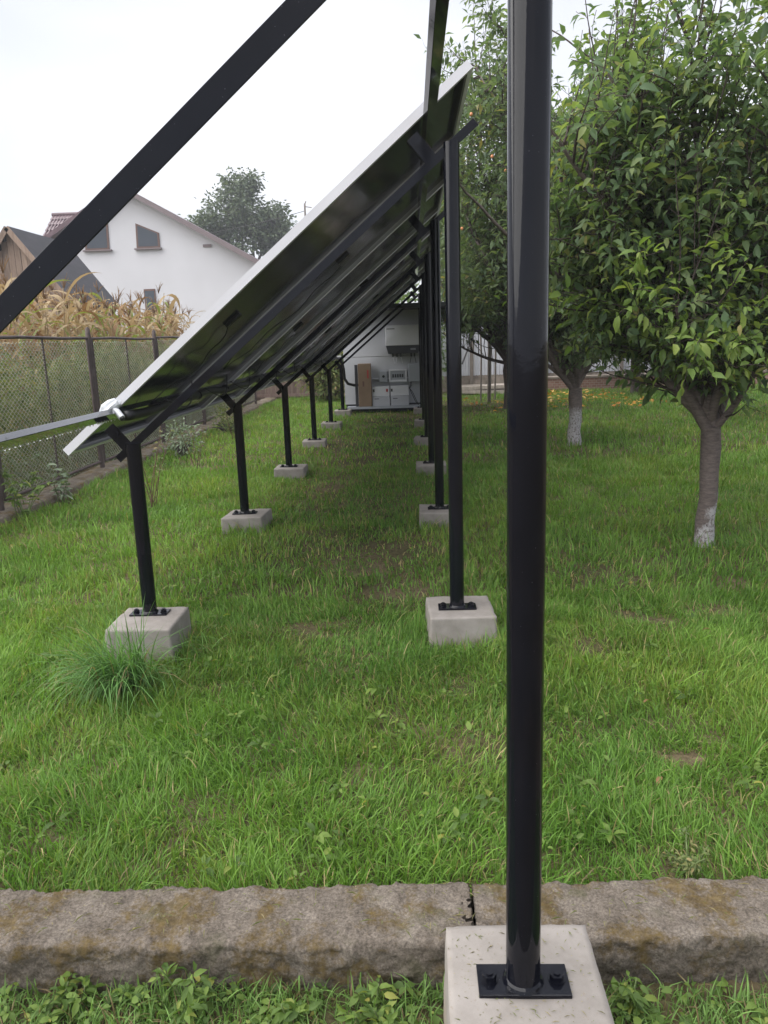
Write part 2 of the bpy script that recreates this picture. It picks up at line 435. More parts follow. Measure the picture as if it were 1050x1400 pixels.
# ------------------------------------------------------------------ ground
KERB_F, KERB_B = 1.735, 1.955
def ground_z(x, y):
    x = np.asarray(x, float); y = np.asarray(y, float)
    z = (vnoise(x, y, 0.9, 1) - 0.5) * 0.05 + (vnoise(x, y, 3.1, 2) - 0.5) * 0.03
    fade = np.clip((26 - np.abs(y)) / 4, 0, 1) * np.clip((12 - np.abs(x)) / 3, 0, 1)
    z = z * fade + np.interp(y, [2.0, 3.9, 6.4, 9.0], [0, .035, .08, .11])
    return np.where(y < KERB_F + 0.1, z * 0.5 - 0.04, z)
xs = np.concatenate([[-900, -300, -100, -40, -20], np.linspace(-12, 12, 161), [20, 40, 100, 300, 900]])
ys = np.concatenate([[-60, -20, -5], np.linspace(0, 28, 225), [34, 45, 80, 200, 500, 1200]])
gx, gy = np.meshgrid(xs, ys)
V = np.stack([gx.ravel(), gy.ravel(), ground_z(gx, gy).ravel()], 1)
nx, ny = len(xs), len(ys)
i, j = np.meshgrid(np.arange(nx - 1), np.arange(ny - 1))
b = (j * nx + i).ravel()
g = link('ground', np_mesh('ground', V, np.stack([b, b + 1, b + nx + 1, b + nx], 1), smooth=True), M['soil'])
tag(g, kind='structure')

# ------------------------------------------------------------------ footing positions
FY = [1.475 + 2.482 * k for k in range(7)]           # frame stations along the row
XL, XR = -1.436, 0.215
BLK = []
for k, y in enumerate(FY):
    BLK.append((XL + [0, .012, .016, .02, .0, .01, 0][k], y + [0, -.07, 0, .02, .0, .0, 0][k], 'front', k))
    BLK.append((XR + [.005, .015, .0, -.01, -.015, 0, 0][k], y + [-.0, .02, 0, -.01, .0, 0, 0][k], 'rear', k))

# ------------------------------------------------------------------ grass
BARE = [(0.15, 2.9, .22, .16), (0.16, 3.35, .14, .1), (-.55, 4.1, .30, .25), (-.5, 3.7, .14, .12), (1.25, 4.2, .32, .2), (1.75, 4.3, .22, .12), (.85, 3.75, .2, .1), (2.0, 3.9, .2, .18),
        (-.25, 5.6, .3, .4), (-.9, 8.2, .35, .7), (-.75, 9.6, .25, .6), (-1.05, 3.45, .13, .07), (.1, 2.02, .1, .06), (.78, 2.12, .16, .1), (1.0, 2.75, .13, .07), (-.5, 2.0, .1, .05), (1.05, 2.4, .16, .1), (-.1, 4.6, .3, .3), (1.2, 4.9, .3, .3),
        (0.3, 15.4, 1.0, 1.2), (1.2, 17.5, 2.0, 2.2), (-1.1, 11.5, .3, .6)]
def bare_mask(x, y):
    m = np.zeros_like(x)
    for (cx, cy, rx, ry) in BARE:
        d = ((x - cx) / rx) ** 2 + ((y - cy) / ry) ** 2
        m = np.maximum(m, np.exp(-d * 1.1))
    return m * (0.15 + 0.95 * vnoise(x, y, 11, 5))
def make_grass(name, n, y0, y1, hmul, wmul, segs, seed, label=None):
    r = np.random.default_rng(seed)
    y = np.sqrt(r.random(n) * (y1 ** 2 - y0 ** 2) + y0 ** 2)
    half = 0.60 * y + 0.9
    x = (r.random(n) * 2 - 1) * half * 0.92
    # gather blades into small tufts
    cx = np.round(x / 0.045 + r.normal(0, .3, n)) * 0.045; cy = np.round(y / 0.05 + r.normal(0, .3, n)) * 0.05
    k = 0.35 * (r.random(n) < 0.7)
    x = x * (1 - k) + cx * k; y = y * (1 - k) + cy * k
    patch = vnoise(x, y, 1.1, 7) * 0.6 + vnoise(x, y, 3.2, 8) * 0.4
    bare = bare_mask(x, y)
    keep = (x > -3.62) & (y < 21.5) & (y > KERB_B + 0.015 + 0.02 * x * 0.9 + 0.03 * vnoise(x, y, 9, 3))
    keep &= r.random(n) > bare * 1.15
    keep &= r.random(n) < 0.30 + 1.15 * vnoise(x, y, 7, 9)
    near_blk = np.zeros(n)
    for (bx, by, _, _) in BLK:
        dx = np.abs(x - bx) - 0.178; dy = np.abs(y - by) - 0.178
        keep &= ~((dx < 0) & (dy < 0))
        near_blk = np.maximum(near_blk, np.exp(-np.maximum(np.maximum(dx, dy), 0) * 14))
    for (tx, ty) in ((2.11, 5.60), (2.265, 10.98)):
        keep &= (x - tx) ** 2 + (y - ty) ** 2 > 0.006
    under = np.exp(-((x + 0.55) / 0.85) ** 2) * np.clip((y - 4.2) / 1.5, 0, 1)    # drier, thinner strip walked under the panels
    keep &= r.random(n) > under * 0.25
    x, y, patch, bare, near_blk, under = (a[keep] for a in (x, y, patch, bare, near_blk, under)); n = len(x)
    h = (0.030 + 0.062 * r.random(n) ** 2.0 + 0.040 * patch) * hmul
    h *= (1 - 0.5 * np.clip(bare, 0, 1)) * (1 + 0.55 * near_blk) * (1 - .25 * under)
    h *= 0.62 + 0.75 * vnoise(x, y, 5.3, 19)
    h *= np.where(r.random(n) < .05, 1.6, 1.0)
    edge = np.exp(-(y - KERB_B - .03) * 9); h *= 1 + 0.35 * edge
    az = r.random(n) * 2 * math.pi
    wind = vnoise(x, y, 2.3, 4) * 6.28 * 1.5
    sw = r.random(n) < 0.45
    az = np.where(sw, wind + r.normal(0, .6, n), az)
    lean = np.clip(r.normal(0.75, 0.38, n), 0.05, 1.6) + 0.25 * np.clip(bare, 0, 1)
    w = (0.0015 + 0.0018 * r.random(n)) * wmul
    D = np.stack([np.cos(az), np.sin(az), np.zeros(n)], 1)
    tw = az + math.pi / 2 + r.normal(0, .7, n)
    S = np.stack([np.cos(tw), np.sin(tw), np.zeros(n)], 1)
    P = np.stack([x, y, ground_z(x, y) - 0.006], 1)
    pts = [P]; cur = P.copy(); a = lean * 0.35
    for s in range(segs):
        step = (h / segs)[:, None]
        cur = cur + step * (np.sin(a)[:, None] * D + np.cos(a)[:, None] * np.array([[0, 0, 1.0]]))
        pts.append(cur.copy()); a = np.minimum(a + lean * 1.5 / segs, 2.0)
    VV = []
    for s in range(segs):
        ww = (w * [1.0, .9, .6][int(s * 3 / segs)])[:, None]
        VV += [pts[s] - S * ww, pts[s] + S * ww]
    VV.append(pts[segs])
    k = 2 * segs + 1
    V = np.stack(VV, 1).reshape(-1, 3)
    F = []
    for s in range(segs - 1):
        F += [(2 * s, 2 * s + 1, 2 * s + 3), (2 * s, 2 * s + 3, 2 * s + 2)]
    F.append((2 * segs - 2, 2 * segs - 1, 2 * segs))
    F = (np.array(F)[None] + (np.arange(n) * k)[:, None, None]).reshape(-1, 3)
    # blade colour: fresh green, olive, some straw
    u = np.clip(0.75 * (vnoise(x, y, .8, 17) * .55 + vnoise(x, y, 2.9, 18) * .45) + 0.45 * r.random(n) - .08 + .12 * (x < -1.4), 0, 1)[:, None]  # blades left of the front posts painted lighter, as if in fuller daylight
    c = np.array([[0.062, 0.158, 0.028]]) * (1 - u) + np.array([[0.210, 0.352, 0.062]]) * u
    ol = (vnoise(x, y, 1.7, 11) > 0.55) & (r.random(n) < 0.4)
    c = np.where(ol[:, None], c * np.array([[1.28, 1.0, 1.1]]), c)
    dry = r.random(n) < (0.055 + 0.28 * np.clip(bare, 0, 1) + 0.10 * under + .09 * vnoise(x, y, 2.7, 13) + .08 * edge[:n] if False else 0.02 + 0.26 * np.clip(bare, 0, 1) + 0.06 * under + .07 * vnoise(x, y, 2.7, 13))
    c = np.where(dry[:, None], np.array([[0.34, 0.28, 0.14]]) * (0.6 + 0.7 * r.random((n, 1))), c)
    c = c * (0.7 + 0.6 * r.random((n, 1)))
    return link(name, np_mesh(name, V, F, np.repeat(c, k, 0)), M['grass'])
o = make_grass('lawn_grass', 260000, 1.9, 4.6, 1.0, 1.0, 3, 21); tag(o, 'long tufted green lawn grass just behind the kerb', 'grass', kind='stuff')
o = make_grass('lawn_grass', 190000, 4.6, 9.5, 1.05, 1.45, 2, 22); tag(o, 'mown green lawn grass around the second and third posts', 'grass', kind='stuff')
o = make_grass('lawn_grass', 190000, 9.5, 22.0, 1.15, 2.6, 2, 23); tag(o, 'far lawn grass reaching back to the shed', 'grass', kind='stuff')

# ------------------------------------------------------------------ kerb across the foreground
def kerb_slab(name, x0, x1, label, seed):
    n_x = max(8, int((x1 - x0) / 0.0065)); prof = []
    # profile: front bottom -> front top -> back top -> back bottom
    nf, nt = 24, 34
    fpts = [(0.006 * (1 - i / nf), -0.09 + 0.185 * i / nf) for i in range(nf)] + [(0.004 + 0.214 * i / nt, 0.10) for i in range(nt + 1)] + [(0.222, 0.08 - 0.03 * i) for i in range(6)]
    X = np.linspace(x0, x1, n_x); A = np.array(fpts)
    VX = np.repeat(X[:, None], len(A), 1); VY = KERB_F + A[None, :, 0] + 0.018 * VX; VZ = np.repeat(A[None, :, 1], n_x, 0)
    Y0, Z0 = VY.copy(), VZ.copy()
    bulge = lambda s, sd: (vnoise(VX * 1.0 + Z0 * .3, Y0 + Z0 * 1.1, s, sd) - 0.5)
    idx = np.arange(len(A))[None]; front = idx < nf; topm = (idx >= nf) & (idx <= nf + nt)
    fine = bulge(60, seed + 3) * .006 + bulge(115, seed + 5) * .0045 + bulge(26, seed + 2) * .008
    VY = VY + front * (-(fine * 1.5) + bulge(8, seed) * .010 + bulge(17, seed + 9) * .008) + bulge(2, seed + 6) * .007 + (idx >= nf + nt) * (bulge(12, seed + 8) * .014 + fine)
    VZ = VZ + topm * fine + topm * (bulge(5, seed + 1) * .006)
    arr = np.exp(-((idx - nf) / 2.2) ** 2) + .7 * np.exp(-((idx - nf - nt) / 2.5) ** 2)   # broken arrises
    VZ = VZ - arr * (.002 + .012 * np.clip(bulge(14, seed + 4) + .02, 0, 1) + .008 * np.clip(bulge(40, seed + 7), 0, 1))
    VY = VY + np.exp(-((idx - nf) / 2.2) ** 2) * (.009 * np.clip(bulge(13, seed + 11), 0, 1))
    V = np.stack([VX, VY, VZ], 2).reshape(-1, 3); m = len(A)
    i, j = np.meshgrid(np.arange(m - 1), np.arange(n_x - 1)); b = (j * m + i).ravel()
    F = np.stack([b, b + m, b + m + 1, b + 1], 1)
    me = np_mesh(name, V, F, smooth=True)
    bm = bmesh.new(); bm.from_mesh(me)
    bmesh.ops.holes_fill(bm, edges=[e for e in bm.edges if e.is_boundary], sides=0)
    bmesh.ops.recalc_face_normals(bm, faces=bm.faces); bm.to_mesh(me); bm.free()
    o = link(name, me, M['kerb']); tag(o, label, 'kerb', 'old concrete kerb slabs'); return o
kerb_slab('concrete_kerb', -2.6, 0.131, 'mossy weathered concrete kerb slab left of the crack, behind the weeds', 3)
kerb_slab('concrete_kerb', 0.137, 2.6, 'mossy concrete kerb slab right of the crack, passing behind the nearest post', 9)

# ------------------------------------------------------------------ concrete footing blocks
def block_mesh(seed):
    bm = bmesh.new(); bmesh.ops.create_cube(bm, size=1.0)
    bmesh.ops.subdivide_edges(bm, edges=list(bm.edges), cuts=21, use_grid_fill=True)
    me = bpy.data.meshes.new('footing_block'); bm.to_mesh(me); bm.free()
    n = len(me.vertices); c = np.zeros(n * 3, np.float32); me.vertices.foreach_get('co', c); c = c.reshape(-1, 3).astype(float)
    r = np.random.default_rng(seed); S = np.array([.352, .352, .27])
    a = np.abs(c) * 2; near = (a > .9).sum(1)              # 2 on an edge zone, 3 in a corner zone
    w = c * S
    nz = lambda f, sd: vnoise(w[:, 0] + w[:, 2] * 1.3, w[:, 1] - w[:, 2] * .9, f, sd + seed)
    edge = np.sort(a, 1)[:, 1]                              # second largest: 1 right on an edge
    pull = np.clip((edge - .90) / .10, 0, 1) ** 3 * (.0012 + .012 * np.clip(nz(26, 3) - .62, 0, 1) + .005 * (near == 3) * np.clip(nz(9, 4) - .3, 0, 1))
    d = np.where(a > .93, np.sign(c), 0); d = d / np.maximum(np.linalg.norm(d, axis=1, keepdims=True), 1e-6)
    w = w - d * pull[:, None] + d * ((nz(45, 6) - .5) * .0018 + (nz(8, 7) - .5) * .0035)[:, None]
    sk = r.uniform(-.008, .008, 4)
    w[:, 0] += sk[0] * (w[:, 1] / .17) - .005 * (w[:, 0] / .17) * np.clip(w[:, 2] / .13, -1, 1); w[:, 1] += sk[1] * (w[:, 0] / .17)
    w[:, 2] += .085 + sk[2] * .4 * (w[:, 0] / .17)
    me.vertices.foreach_set('co', w.astype(np.float32).ravel())
    me.polygons.foreach_set('use_smooth', [True] * len(me.polygons)); me.update()
    return me
ordn = ['nearest', 'second', 'third', 'fourth', 'fifth', 'sixth', 'seventh']
bmeshes = [block_mesh(s) for s in range(5)]
for bi, (bx, by, side, k) in enumerate(BLK):
    if k == 0 and side == 'front': continue
    o = link('footing_block', bmeshes[bi % 5], M['footing'], None, (bx, by, 0.0), (0, 0, rnd.uniform(-.03, .03)))
    if k == 0: lab = 'large pale concrete block under the thick foreground post'
    else: lab = 'pale concrete block under the %s short left post' % ordn[k - 1] if side == 'front' else 'pale concrete block under the %s tall right post behind the foreground post' % ordn[k - 1]
    tag(o, lab, 'concrete block', 'concrete footings of the solar rack')

# ------------------------------------------------------------------ steel frames of the solar rack
TAN = 0.83; TH = math.atan(TAN)
ES = Vector((math.cos(TH), 0, math.sin(TH))); EN = Vector((-math.sin(TH), 0, math.cos(TH))); EY = Vector((0, 1, 0))
def raft_top(x): return 1.885 + TAN * (x + 0.56)
def pan_under(x): return 2.097 + TAN * (x + 0.56)
PR = 0.0375
def on_slope(x, off, zf=raft_top):      # point at X on the slope line moved off along the normal
    return Vector((x, 0, zf(x))) + EN * off
hexb = [(math.cos(a * math.pi / 3) * 0.0155, math.sin(a * math.pi / 3) * 0.0155, 0) for a in range(6)]
def frame(k):
    y = FY[k]
    lab = ['black steel frame in the foreground, its thick pipe post crossing the whole picture', 'black steel frame carrying the near edge of the first solar panel', 'third black steel frame from the camera, under the solar panels', 'fourth black steel frame from the camera, under the solar panels', 'fifth black steel frame from the camera, under the solar panels', 'sixth black steel frame from the camera, short of the equipment shed', 'farthest black steel frame, standing against the equipment shed'][k]
    rt = empty('support_frame', (0, y, 0), lab, 'steel frame', 'steel frames of the solar rack')
    for side, x in (('front', XL), ('rear', XR)):
        if k == 0 and side == 'front' : pass
        top = raft_top(x) - 0.045
        by = [b for b in BLK if b[3] == k and b[2] == side][0]
        bx, bdy = x, 0.0
        m = MB().tube([(bx, bdy, 0.218), (bx, bdy, 0.24), (bx, bdy, top + 0.03)], [PR * 1.02, PR, PR], 28)
        m.build('post', M['black'], rt, smooth=40)
        # flat base plate, weld fillets and two bolts
        pl = MB().box((bx, bdy, 0.2245), (0.20, 0.088, 0.010)).build('base_plate', M['black'], rt, bevel=0.0015)
        m = MB()
        m.tube([(bx, 0, .2295), (bx, 0, .236), (bx, 0, .241)], [PR + .008, PR + .005, PR + .0005], 24)
        m.build('weld', M['black'], pl)
        for sx in (-1, 1):
            m = MB().tube([(bx + sx * .074, 0, .2295), (bx + sx * .074, 0, .2325)], .019, 18)
            m.poly([(bx + sx * .074 + p[0], p[1], .2325) for p in hexb], (0, 0, .012))
            m.tube([(bx + sx * .074, 0, .2445), (bx + sx * .074, 0, .2485)], .008, 10)
            m.build('bolt', M['black'], pl)
        # gusset / stub on top of the post that carries the purlin
        px = -1.47 if side == 'front' else 0.115
        st = on_slope(px, 0.052)
        m = MB().box(st, (0.060 if side == 'front' else .062, 0.008, 0.155), (ES, EY, EN))
        m.box(on_slope(px, 0.052) + ES * (-.029) + EY * .022, (0.006, 0.042, 0.155), (ES, EY, EN))
        br = m.build('purlin_bracket', M['black'], rt, bevel=0.001)
        hb = on_slope(px, 0.088 if side == 'rear' else .075)
        MB().poly([hb + ES * p[0] + EN * p[1] + EY * (-.012) for p in hexb], (0, .008, 0)).build('bolt', M['black'], br)
    # rafter: angle profile, one leg flat on top and one hanging down
    a, b2 = -1.535, 0.318
    c = Vector(((a + b2) / 2, 0, 0)); L = (b2 - a) / math.cos(TH)
    m = MB()
    mid = on_slope((a + b2) / 2, 0)
    m.box(mid + EN * (-.0025) + EY * .0225, (L, 0.045, 0.005), (ES, EY, EN))
    lg = .046 if k == 0 else .040
    m.box(mid + EN * (-lg / 2) + EY * (-.0005), (L, 0.005, lg), (ES, EY, EN))
    if k == 0:
        pass
    m.build('rafter', M['black'], rt, bevel=0.0008)
    return rt
for k in range(7): frame(k)

# ------------------------------------------------------------------ purlins
def purlin(x, label, mat):
    y0, y1 = 0.95, 16.75
    rt = empty('purlin', (0, y0, 0), label, 'steel rail', 'long rails of the solar rack')
    c = Vector((x, (y1 - y0) / 2, pan_under(x))) - EN * 0.018
    MB().box(c, (0.058, y1 - y0, 0.030), (ES, EY, EN)).build('rectangular_tube', mat, rt, bevel=0.002)
    return rt, c
lo, lc = purlin(-1.50, 'long lower black steel rail running along the left posts to the shed', M['wet_black'])
up, uc = purlin(0.105, 'long upper black steel rail running along the tall right posts', M['black'])
# rain drops hanging on the lower edge of the lower rail
m = MB(); yy = 0.9
while yy < 2.95:
    yy += rnd.uniform(0.018, 0.065)
    p = Vector((-1.50, yy, pan_under(-1.50))) - EN * 0.034 - ES * 0.028
    rr = rnd.uniform(.0028, .0048)
    m.tube([p + Vector((0, 0, .003)), p + Vector((0, 0, -.001)), p + Vector((0, 0, -.004)), p + Vector((0, 0, -.0065))], [rr * .5, rr * .95, rr, rr * .45], 7)
m.build('rain_drops', M['water'], lo, smooth='all')['kind'] = 'stuff'

# ------------------------------------------------------------------ solar panels
PW, PL, PT = 1.325, 2.72, 0.041
PY0, PSTEP = 3.945, 1.345
x_lo = -1.775
def make_panel():
    rt = empty('solar_panel', (0, 0, 0))
    # local frame of a part: x along slope, y along the row, z the panel normal
    def part(name, mb, mat, par=rt, bevel=0.0): return mb.build(name, mat, par, bevel=bevel)
    part('laminate', MB().box((PL / 2, PW / 2, PT - .006), (PL - .006, PW - .006, 0.006)), M['module'])
    part('side_rail', MB().box((PL / 2, .001, PT / 2), (PL, .002, PT)).box((PL / 2, .0155, .001), (PL - .01, .027, .002)), M['alu'])
    part('side_rail', MB().box((PL / 2, PW - .001, PT / 2), (PL, .002, PT)).box((PL / 2, PW - .0155, .001), (PL - .01, .027, .002)), M['alu'])
    part('end_rail', MB().box((.001, PW / 2, PT / 2), (.002, PW - .005, PT)).box((.0155, PW / 2, .0012), (.027, PW - .06, .002)), M['alu'])
    part('end_rail', MB().box((PL - .001, PW / 2, PT / 2), (.002, PW - .005, PT)).box((PL - .0155, PW / 2, .0012), (.027, PW - .06, .002)), M['alu'])
    return rt
def copy_tree(o, parent=None):
    c = o.copy(); COL.objects.link(c); c.parent = parent
    for ch in list(o.children): copy_tree(ch, c)
    return c
proto = make_panel()
rotm = Matrix((ES, EY, EN)).transposed()
for k in range(9):
    o = proto if k == 0 else copy_tree(proto)
    o.location = (x_lo, PY0 + k * PSTEP, pan_under(x_lo) + rnd.uniform(-.002, .002))
    o.rotation_euler = rotm.to_euler()
    tag(o, 'dark solar panel closest to the camera, its pale frame edge rising across the picture' if k == 0 else 'dark solar panel, %s in the row counted from the camera%s' % (['', 'second', 'third', 'fourth', 'fifth', 'sixth', 'seventh', 'eighth', 'last'][k], ', above the shed' if k == 8 else ''), 'solar panel', 'solar panels on the rack')
for k in range(9):
    o = [q for q in bpy.data.objects if q.name.startswith('solar_panel') and q.parent is None][k]
    xs_ = 1.02 if k % 2 == 0 else 1.72
    for j, dy in enumerate((0.62,)):
        m = MB().box((xs_, dy, PT - .018), (.11, .055, .018)).build('junction_box', M['plastic_black'], o, bevel=.003)
        pts = []
        for q in range(14):
            u = q / 13
            pts.append((xs_ - .05 - u * .72 * (1 if k % 2 == 0 else 1.6) + .0, dy + .02 + .12 * math.sin(u * 5 + k), PT - .020 - .03 * math.sin(u * math.pi) - .012 * math.sin(u * 17 + k)))
        MB().tube(pts, .0035, 6).build('cable', M['plastic_black'], o, smooth='all')

# cable conduit strapped under the lower rail, sagging between ties
pts = []
for q in range(150):
    u = q / 149; y = 3.93 + u * 12.5
    x = -1.445 + .008 * math.sin(y * 3.1); z = pan_under(-1.445) - .070 + .010 * math.sin(y * 2.53 + 1) + .006 * math.sin(y * 7)
    pts.append((x, y, z))
cb = empty('cable_conduit', (0, 0, 0), 'black corrugated cable conduit strapped along the lower rail under the panels', 'conduit')
MB().tube(pts, .026, 10).build('conduit', M['plastic_black'], cb, smooth='all')
for y in (4.4, 5.3, 6.1, 7.4, 8.6, 9.9, 11.3):
    pts = []
    for q in range(12):
        a = q / 11; pts.append((-1.40 + .05 * math.sin(a * math.pi) + .10 * a, y + .26 * a, pan_under(-1.40) - .055 - .10 * math.sin(a * math.pi) + .075 * a))
    MB().tube(pts, .0042, 6).build('cable_loop', M['plastic_black'], cb, smooth='all')
    MB().tube([(-1.445, y - .006, pan_under(-1.445) - .068), (-1.445, y + .006, pan_under(-1.445) - .068)], .031, 10).build('cable_tie', M['plastic_black'], cb)
# grey end piece and the foil wrapped over the rail end
pw = empty('pipe_end', (-1.49, 3.86, pan_under(-1.49)), 'pale grey plastic sleeve wrapped over the lower rail by the first panel', 'pipe sleeve')
m = MB()
pts = [(-.075, .0, -.052), (-.05, .0, -.030), (-.02, .0, -.004), (.01, .0, .022), (.035, .0, .040)]
m.tube(pts, [.020, .030, .034, .030, .018], 14)
me = m.mesh('foil_wrap', None)
for v in me.vertices:
    v.co += Vector((rnd.uniform(-.006, .006), rnd.uniform(-.006, .006), rnd.uniform(-.006, .006)))
link('foil_wrap', me, M['galv'], pw)
MB().tube([(.0, -.005, .01), (.035, -.02, -.012), (.062, -.04, -.040)], .0165, 14).build('sleeve', M['galv'], pw, smooth=40)
MB().tube([(.060, -.039, -.038), (.067, -.044, -.046)], .0125, 12).build('sleeve_mouth', M['plastic_black'], pw, smooth=40)

# ------------------------------------------------------------------ trees
def tree(name, label, base, trunk_h, trunk_r, limbs, sec, leafL, seed, trunk_mat, leaf_mat, twig_len=(.22, .42), leaf_step=.022, n_shoot=0, group='plum trees in the orchard', droop=0.35, limit=None, fine=True, young=None, lean=(0, 0), keep=None):
    r = random.Random(seed); nr = np.random.default_rng(seed)
    rt = empty(name, base, label, 'tree', group)
    B = Vector(base)
    def rv(s): return Vector((r.gauss(0, s), r.gauss(0, s), r.gauss(0, s)))
    tm, bm_ = MB(), MB()
    fork = Vector((lean[0], lean[1], trunk_h))
    tp = [Vector((0, 0, -.05)), Vector((0, 0, .0)), Vector((0, 0, .06))] + [fork * q + Vector((r.gauss(0, .008), r.gauss(0, .008), 0)) for q in (.25, .45, .65, .85)] + [fork + Vector((0, 0, .03))]
    tm.tube(tp, [trunk_r * q for q in (1.35, 1.22, 1.08, 1.0, .96, .98, 1.06, 1.0)], 14)
    LP, LD, YP, YD = [], [], [], []
    def leaves_on(pts, start, yg=False):
        acc = 0.0
        for a, b in zip(pts[:-1], pts[1:]):
            d = b - a; L = d.length
            if L < 1e-6: continue
            d.normalize(); acc += L
            while acc > leaf_step:
                acc -= leaf_step
                if start > 0 and r.random() < start: continue
                x, y = frame_of(d); an = r.random() * 6.283
                out = (x * math.cos(an) + y * math.sin(an)) * .85 + d * r.uniform(.25, .8)
                out.z -= droop * r.uniform(.2, 1.5)
                p = a + d * (L * r.random())
                (YP if yg else LP).append(p + out.normalized() * .015); (YD if yg else LD).append(out)
    def path(p, d, length, step, wob, up):
        pts = [p.copy()]; d = d.normalized(); n = max(2, int(length / step))
        for _ in range(n):
            d = (d + rv(wob) + Vector((0, 0, up))).normalized()
            p = p + d * step; pts.append(p.copy())
        return pts, d
    def ok(p):
        w = p + B
        return keep is None or keep(w)
    for li, (az, el, ln, rr, yg) in enumerate(limbs):
        d = Vector((math.cos(R(az)) * math.cos(R(el)), math.sin(R(az)) * math.cos(R(el)), math.sin(R(el))))
        pts, dd = path(fork + Vector((0, 0, -.02 + (.30 if yg else (0, 0, .10, .05, .18, .12, .22)[li % 7] * (1 if li > 2 else 0)))), d, ln, .12, .085, .035)
        n = len(pts)
        tm.tube(pts, [rr * (1 - .82 * q / (n - 1)) for q in range(n)], 8)
        for q in range(2, n):
            for _ in range(sec[0] if r.random() < .7 else sec[0] - 1):
                dirq = (pts[q] - pts[q - 1]).normalized()
                x, y = frame_of(dirq); an = r.random() * 6.283
                sd_ = (x * math.cos(an) + y * math.sin(an)) * 1.0 + dirq * .55 + Vector((0, 0, .18))
                sl = r.uniform(*sec[1]) * (1.1 - .45 * q / n)
                p0 = pts[q - 1].lerp(pts[q], r.random())
                sp, sdd = path(p0, sd_, sl, .07, .10, .02)
                if not ok(sp[-1]): continue
                m_ = len(sp); bm_.tube(sp, [max(.0022, .010 * (1 - .75 * w / (m_ - 1))) for w in range(m_)], 4, False)
                leaves_on(sp[m_ // 3:], .25, yg)
                for w in range(1, m_):
                    if r.random() < .82:
                        dq = (sp[w] - sp[w - 1]).normalized(); x, y = frame_of(dq); an = r.random() * 6.283
                        td = (x * math.cos(an) + y * math.sin(an)) + dq * .7 + Vector((0, 0, .05))
                        tpth, _e = path(sp[w], td, r.uniform(*twig_len), .06, .13, -.01)
                        if not ok(tpth[-1]): continue
                        bm_.tube(tpth, [.0028 * (1 - .6 * z / (len(tpth) - 1)) for z in range(len(tpth))], 3, False)
                        leaves_on(tpth, 0, yg)
        for _ in range(3 if n_shoot > 4 else 0):          # ragged sprays reaching out of the crown
            q = r.randrange(n // 3, n); hd = Vector((pts[q].x - fork.x, pts[q].y - fork.y, 0))
            hd = hd.normalized() if hd.length > .05 else Vector((1, 0, 0))
            sp, _e = path(pts[q], hd + Vector((r.gauss(0, .5), r.gauss(0, .5), .55)), r.uniform(.6, 1.15), .08, .06, -.035)
            wq = sp[-1] + B
            if wq.z < 1.15 or wq.x < .62 or wq.y < 3.6: continue
            bm_.tube(sp, [.007 * (1 - .75 * w / (len(sp) - 1)) for w in range(len(sp))], 4, False)
            leaves_on(sp, .1, yg)
            for w in range(2, len(sp) - 1):
                if r.random() < .6:
                    tpth, _e = path(sp[w], Vector((r.gauss(0, 1), r.gauss(0, 1), .2)), r.uniform(.12, .28), .05, .1, -.02)
                    bm_.tube(tpth, .002, 3, False); leaves_on(tpth, 0, yg)
        for _ in range(n_shoot):
            q = r.randrange(n // 2, n)
            sp, _e = path(pts[q], Vector((r.gauss(0, .22), r.gauss(0, .22), 1)), r.uniform(.5, 1.05), .08, .04, .05)
            if not ok(Vector((sp[-1].x, sp[-1].y, min(sp[-1].z, 2.6)))) or sp[-1].z > 4.75 and trunk_r < .08: continue
            bm_.tube(sp, [.007 * (1 - .75 * w / (len(sp) - 1)) for w in range(len(sp))], 4, False)
            leaves_on(sp, .1)
            for w in range(1, len(sp) - 2):
                if r.random() < .5:
                    tpth, _e = path(sp[w], Vector((r.gauss(0, 1), r.gauss(0, 1), .8)), r.uniform(.12, .25), .05, .1, 0)
                    bm_.tube(tpth, .002, 3, False); leaves_on(tpth, 0)
    tm.build('trunk', trunk_mat, rt, smooth=60)
    bm_.build('branches', M['bark'], rt, smooth='all')['kind'] = 'stuff'
    for PP, DD, mt, nm in ((LP, LD, leaf_mat, 'crown'), (YP, YD, M['leaf_young'], 'young_leaves')):
        if not PP: continue
        P = np.array([tuple(p) for p in PP]); D = np.array([tuple(p) for p in DD]); n = len(P)
        N = nr.normal(0, .50, (n, 3)) + np.array([[0, 0, 1.0]])
        L = leafL * (0.5 + 0.8 * nr.random(n)); W = L * (0.42 + .16 * nr.random(n))
        o = link(nm, leaves_mesh(nm, P, D, N, L, W, fine), mt, rt); o['kind'] = 'stuff'
    return rt, LP
def keepA(w): return w.z < 3.70 + .35 * math.sin(w.x * 5 + w.y * 2) and w.x > 0.62 + .55 * min(1, max(0, (2.3 - w.z) / .9)) + .45 * float(vnoise(np.array(w.z), np.array(w.y), 2.8, 15)) and w.y > 3.7 and w.z > .92 + .85 * float(vnoise(np.array(w.x), np.array(w.y), 3.3, 5))
def clear_panels(w):
    return not (w.x < 0.52 and w.z < 3.05) and not (w.x < -0.35) and w.z > (1.9 if w.x < 1.9 else 1.3)
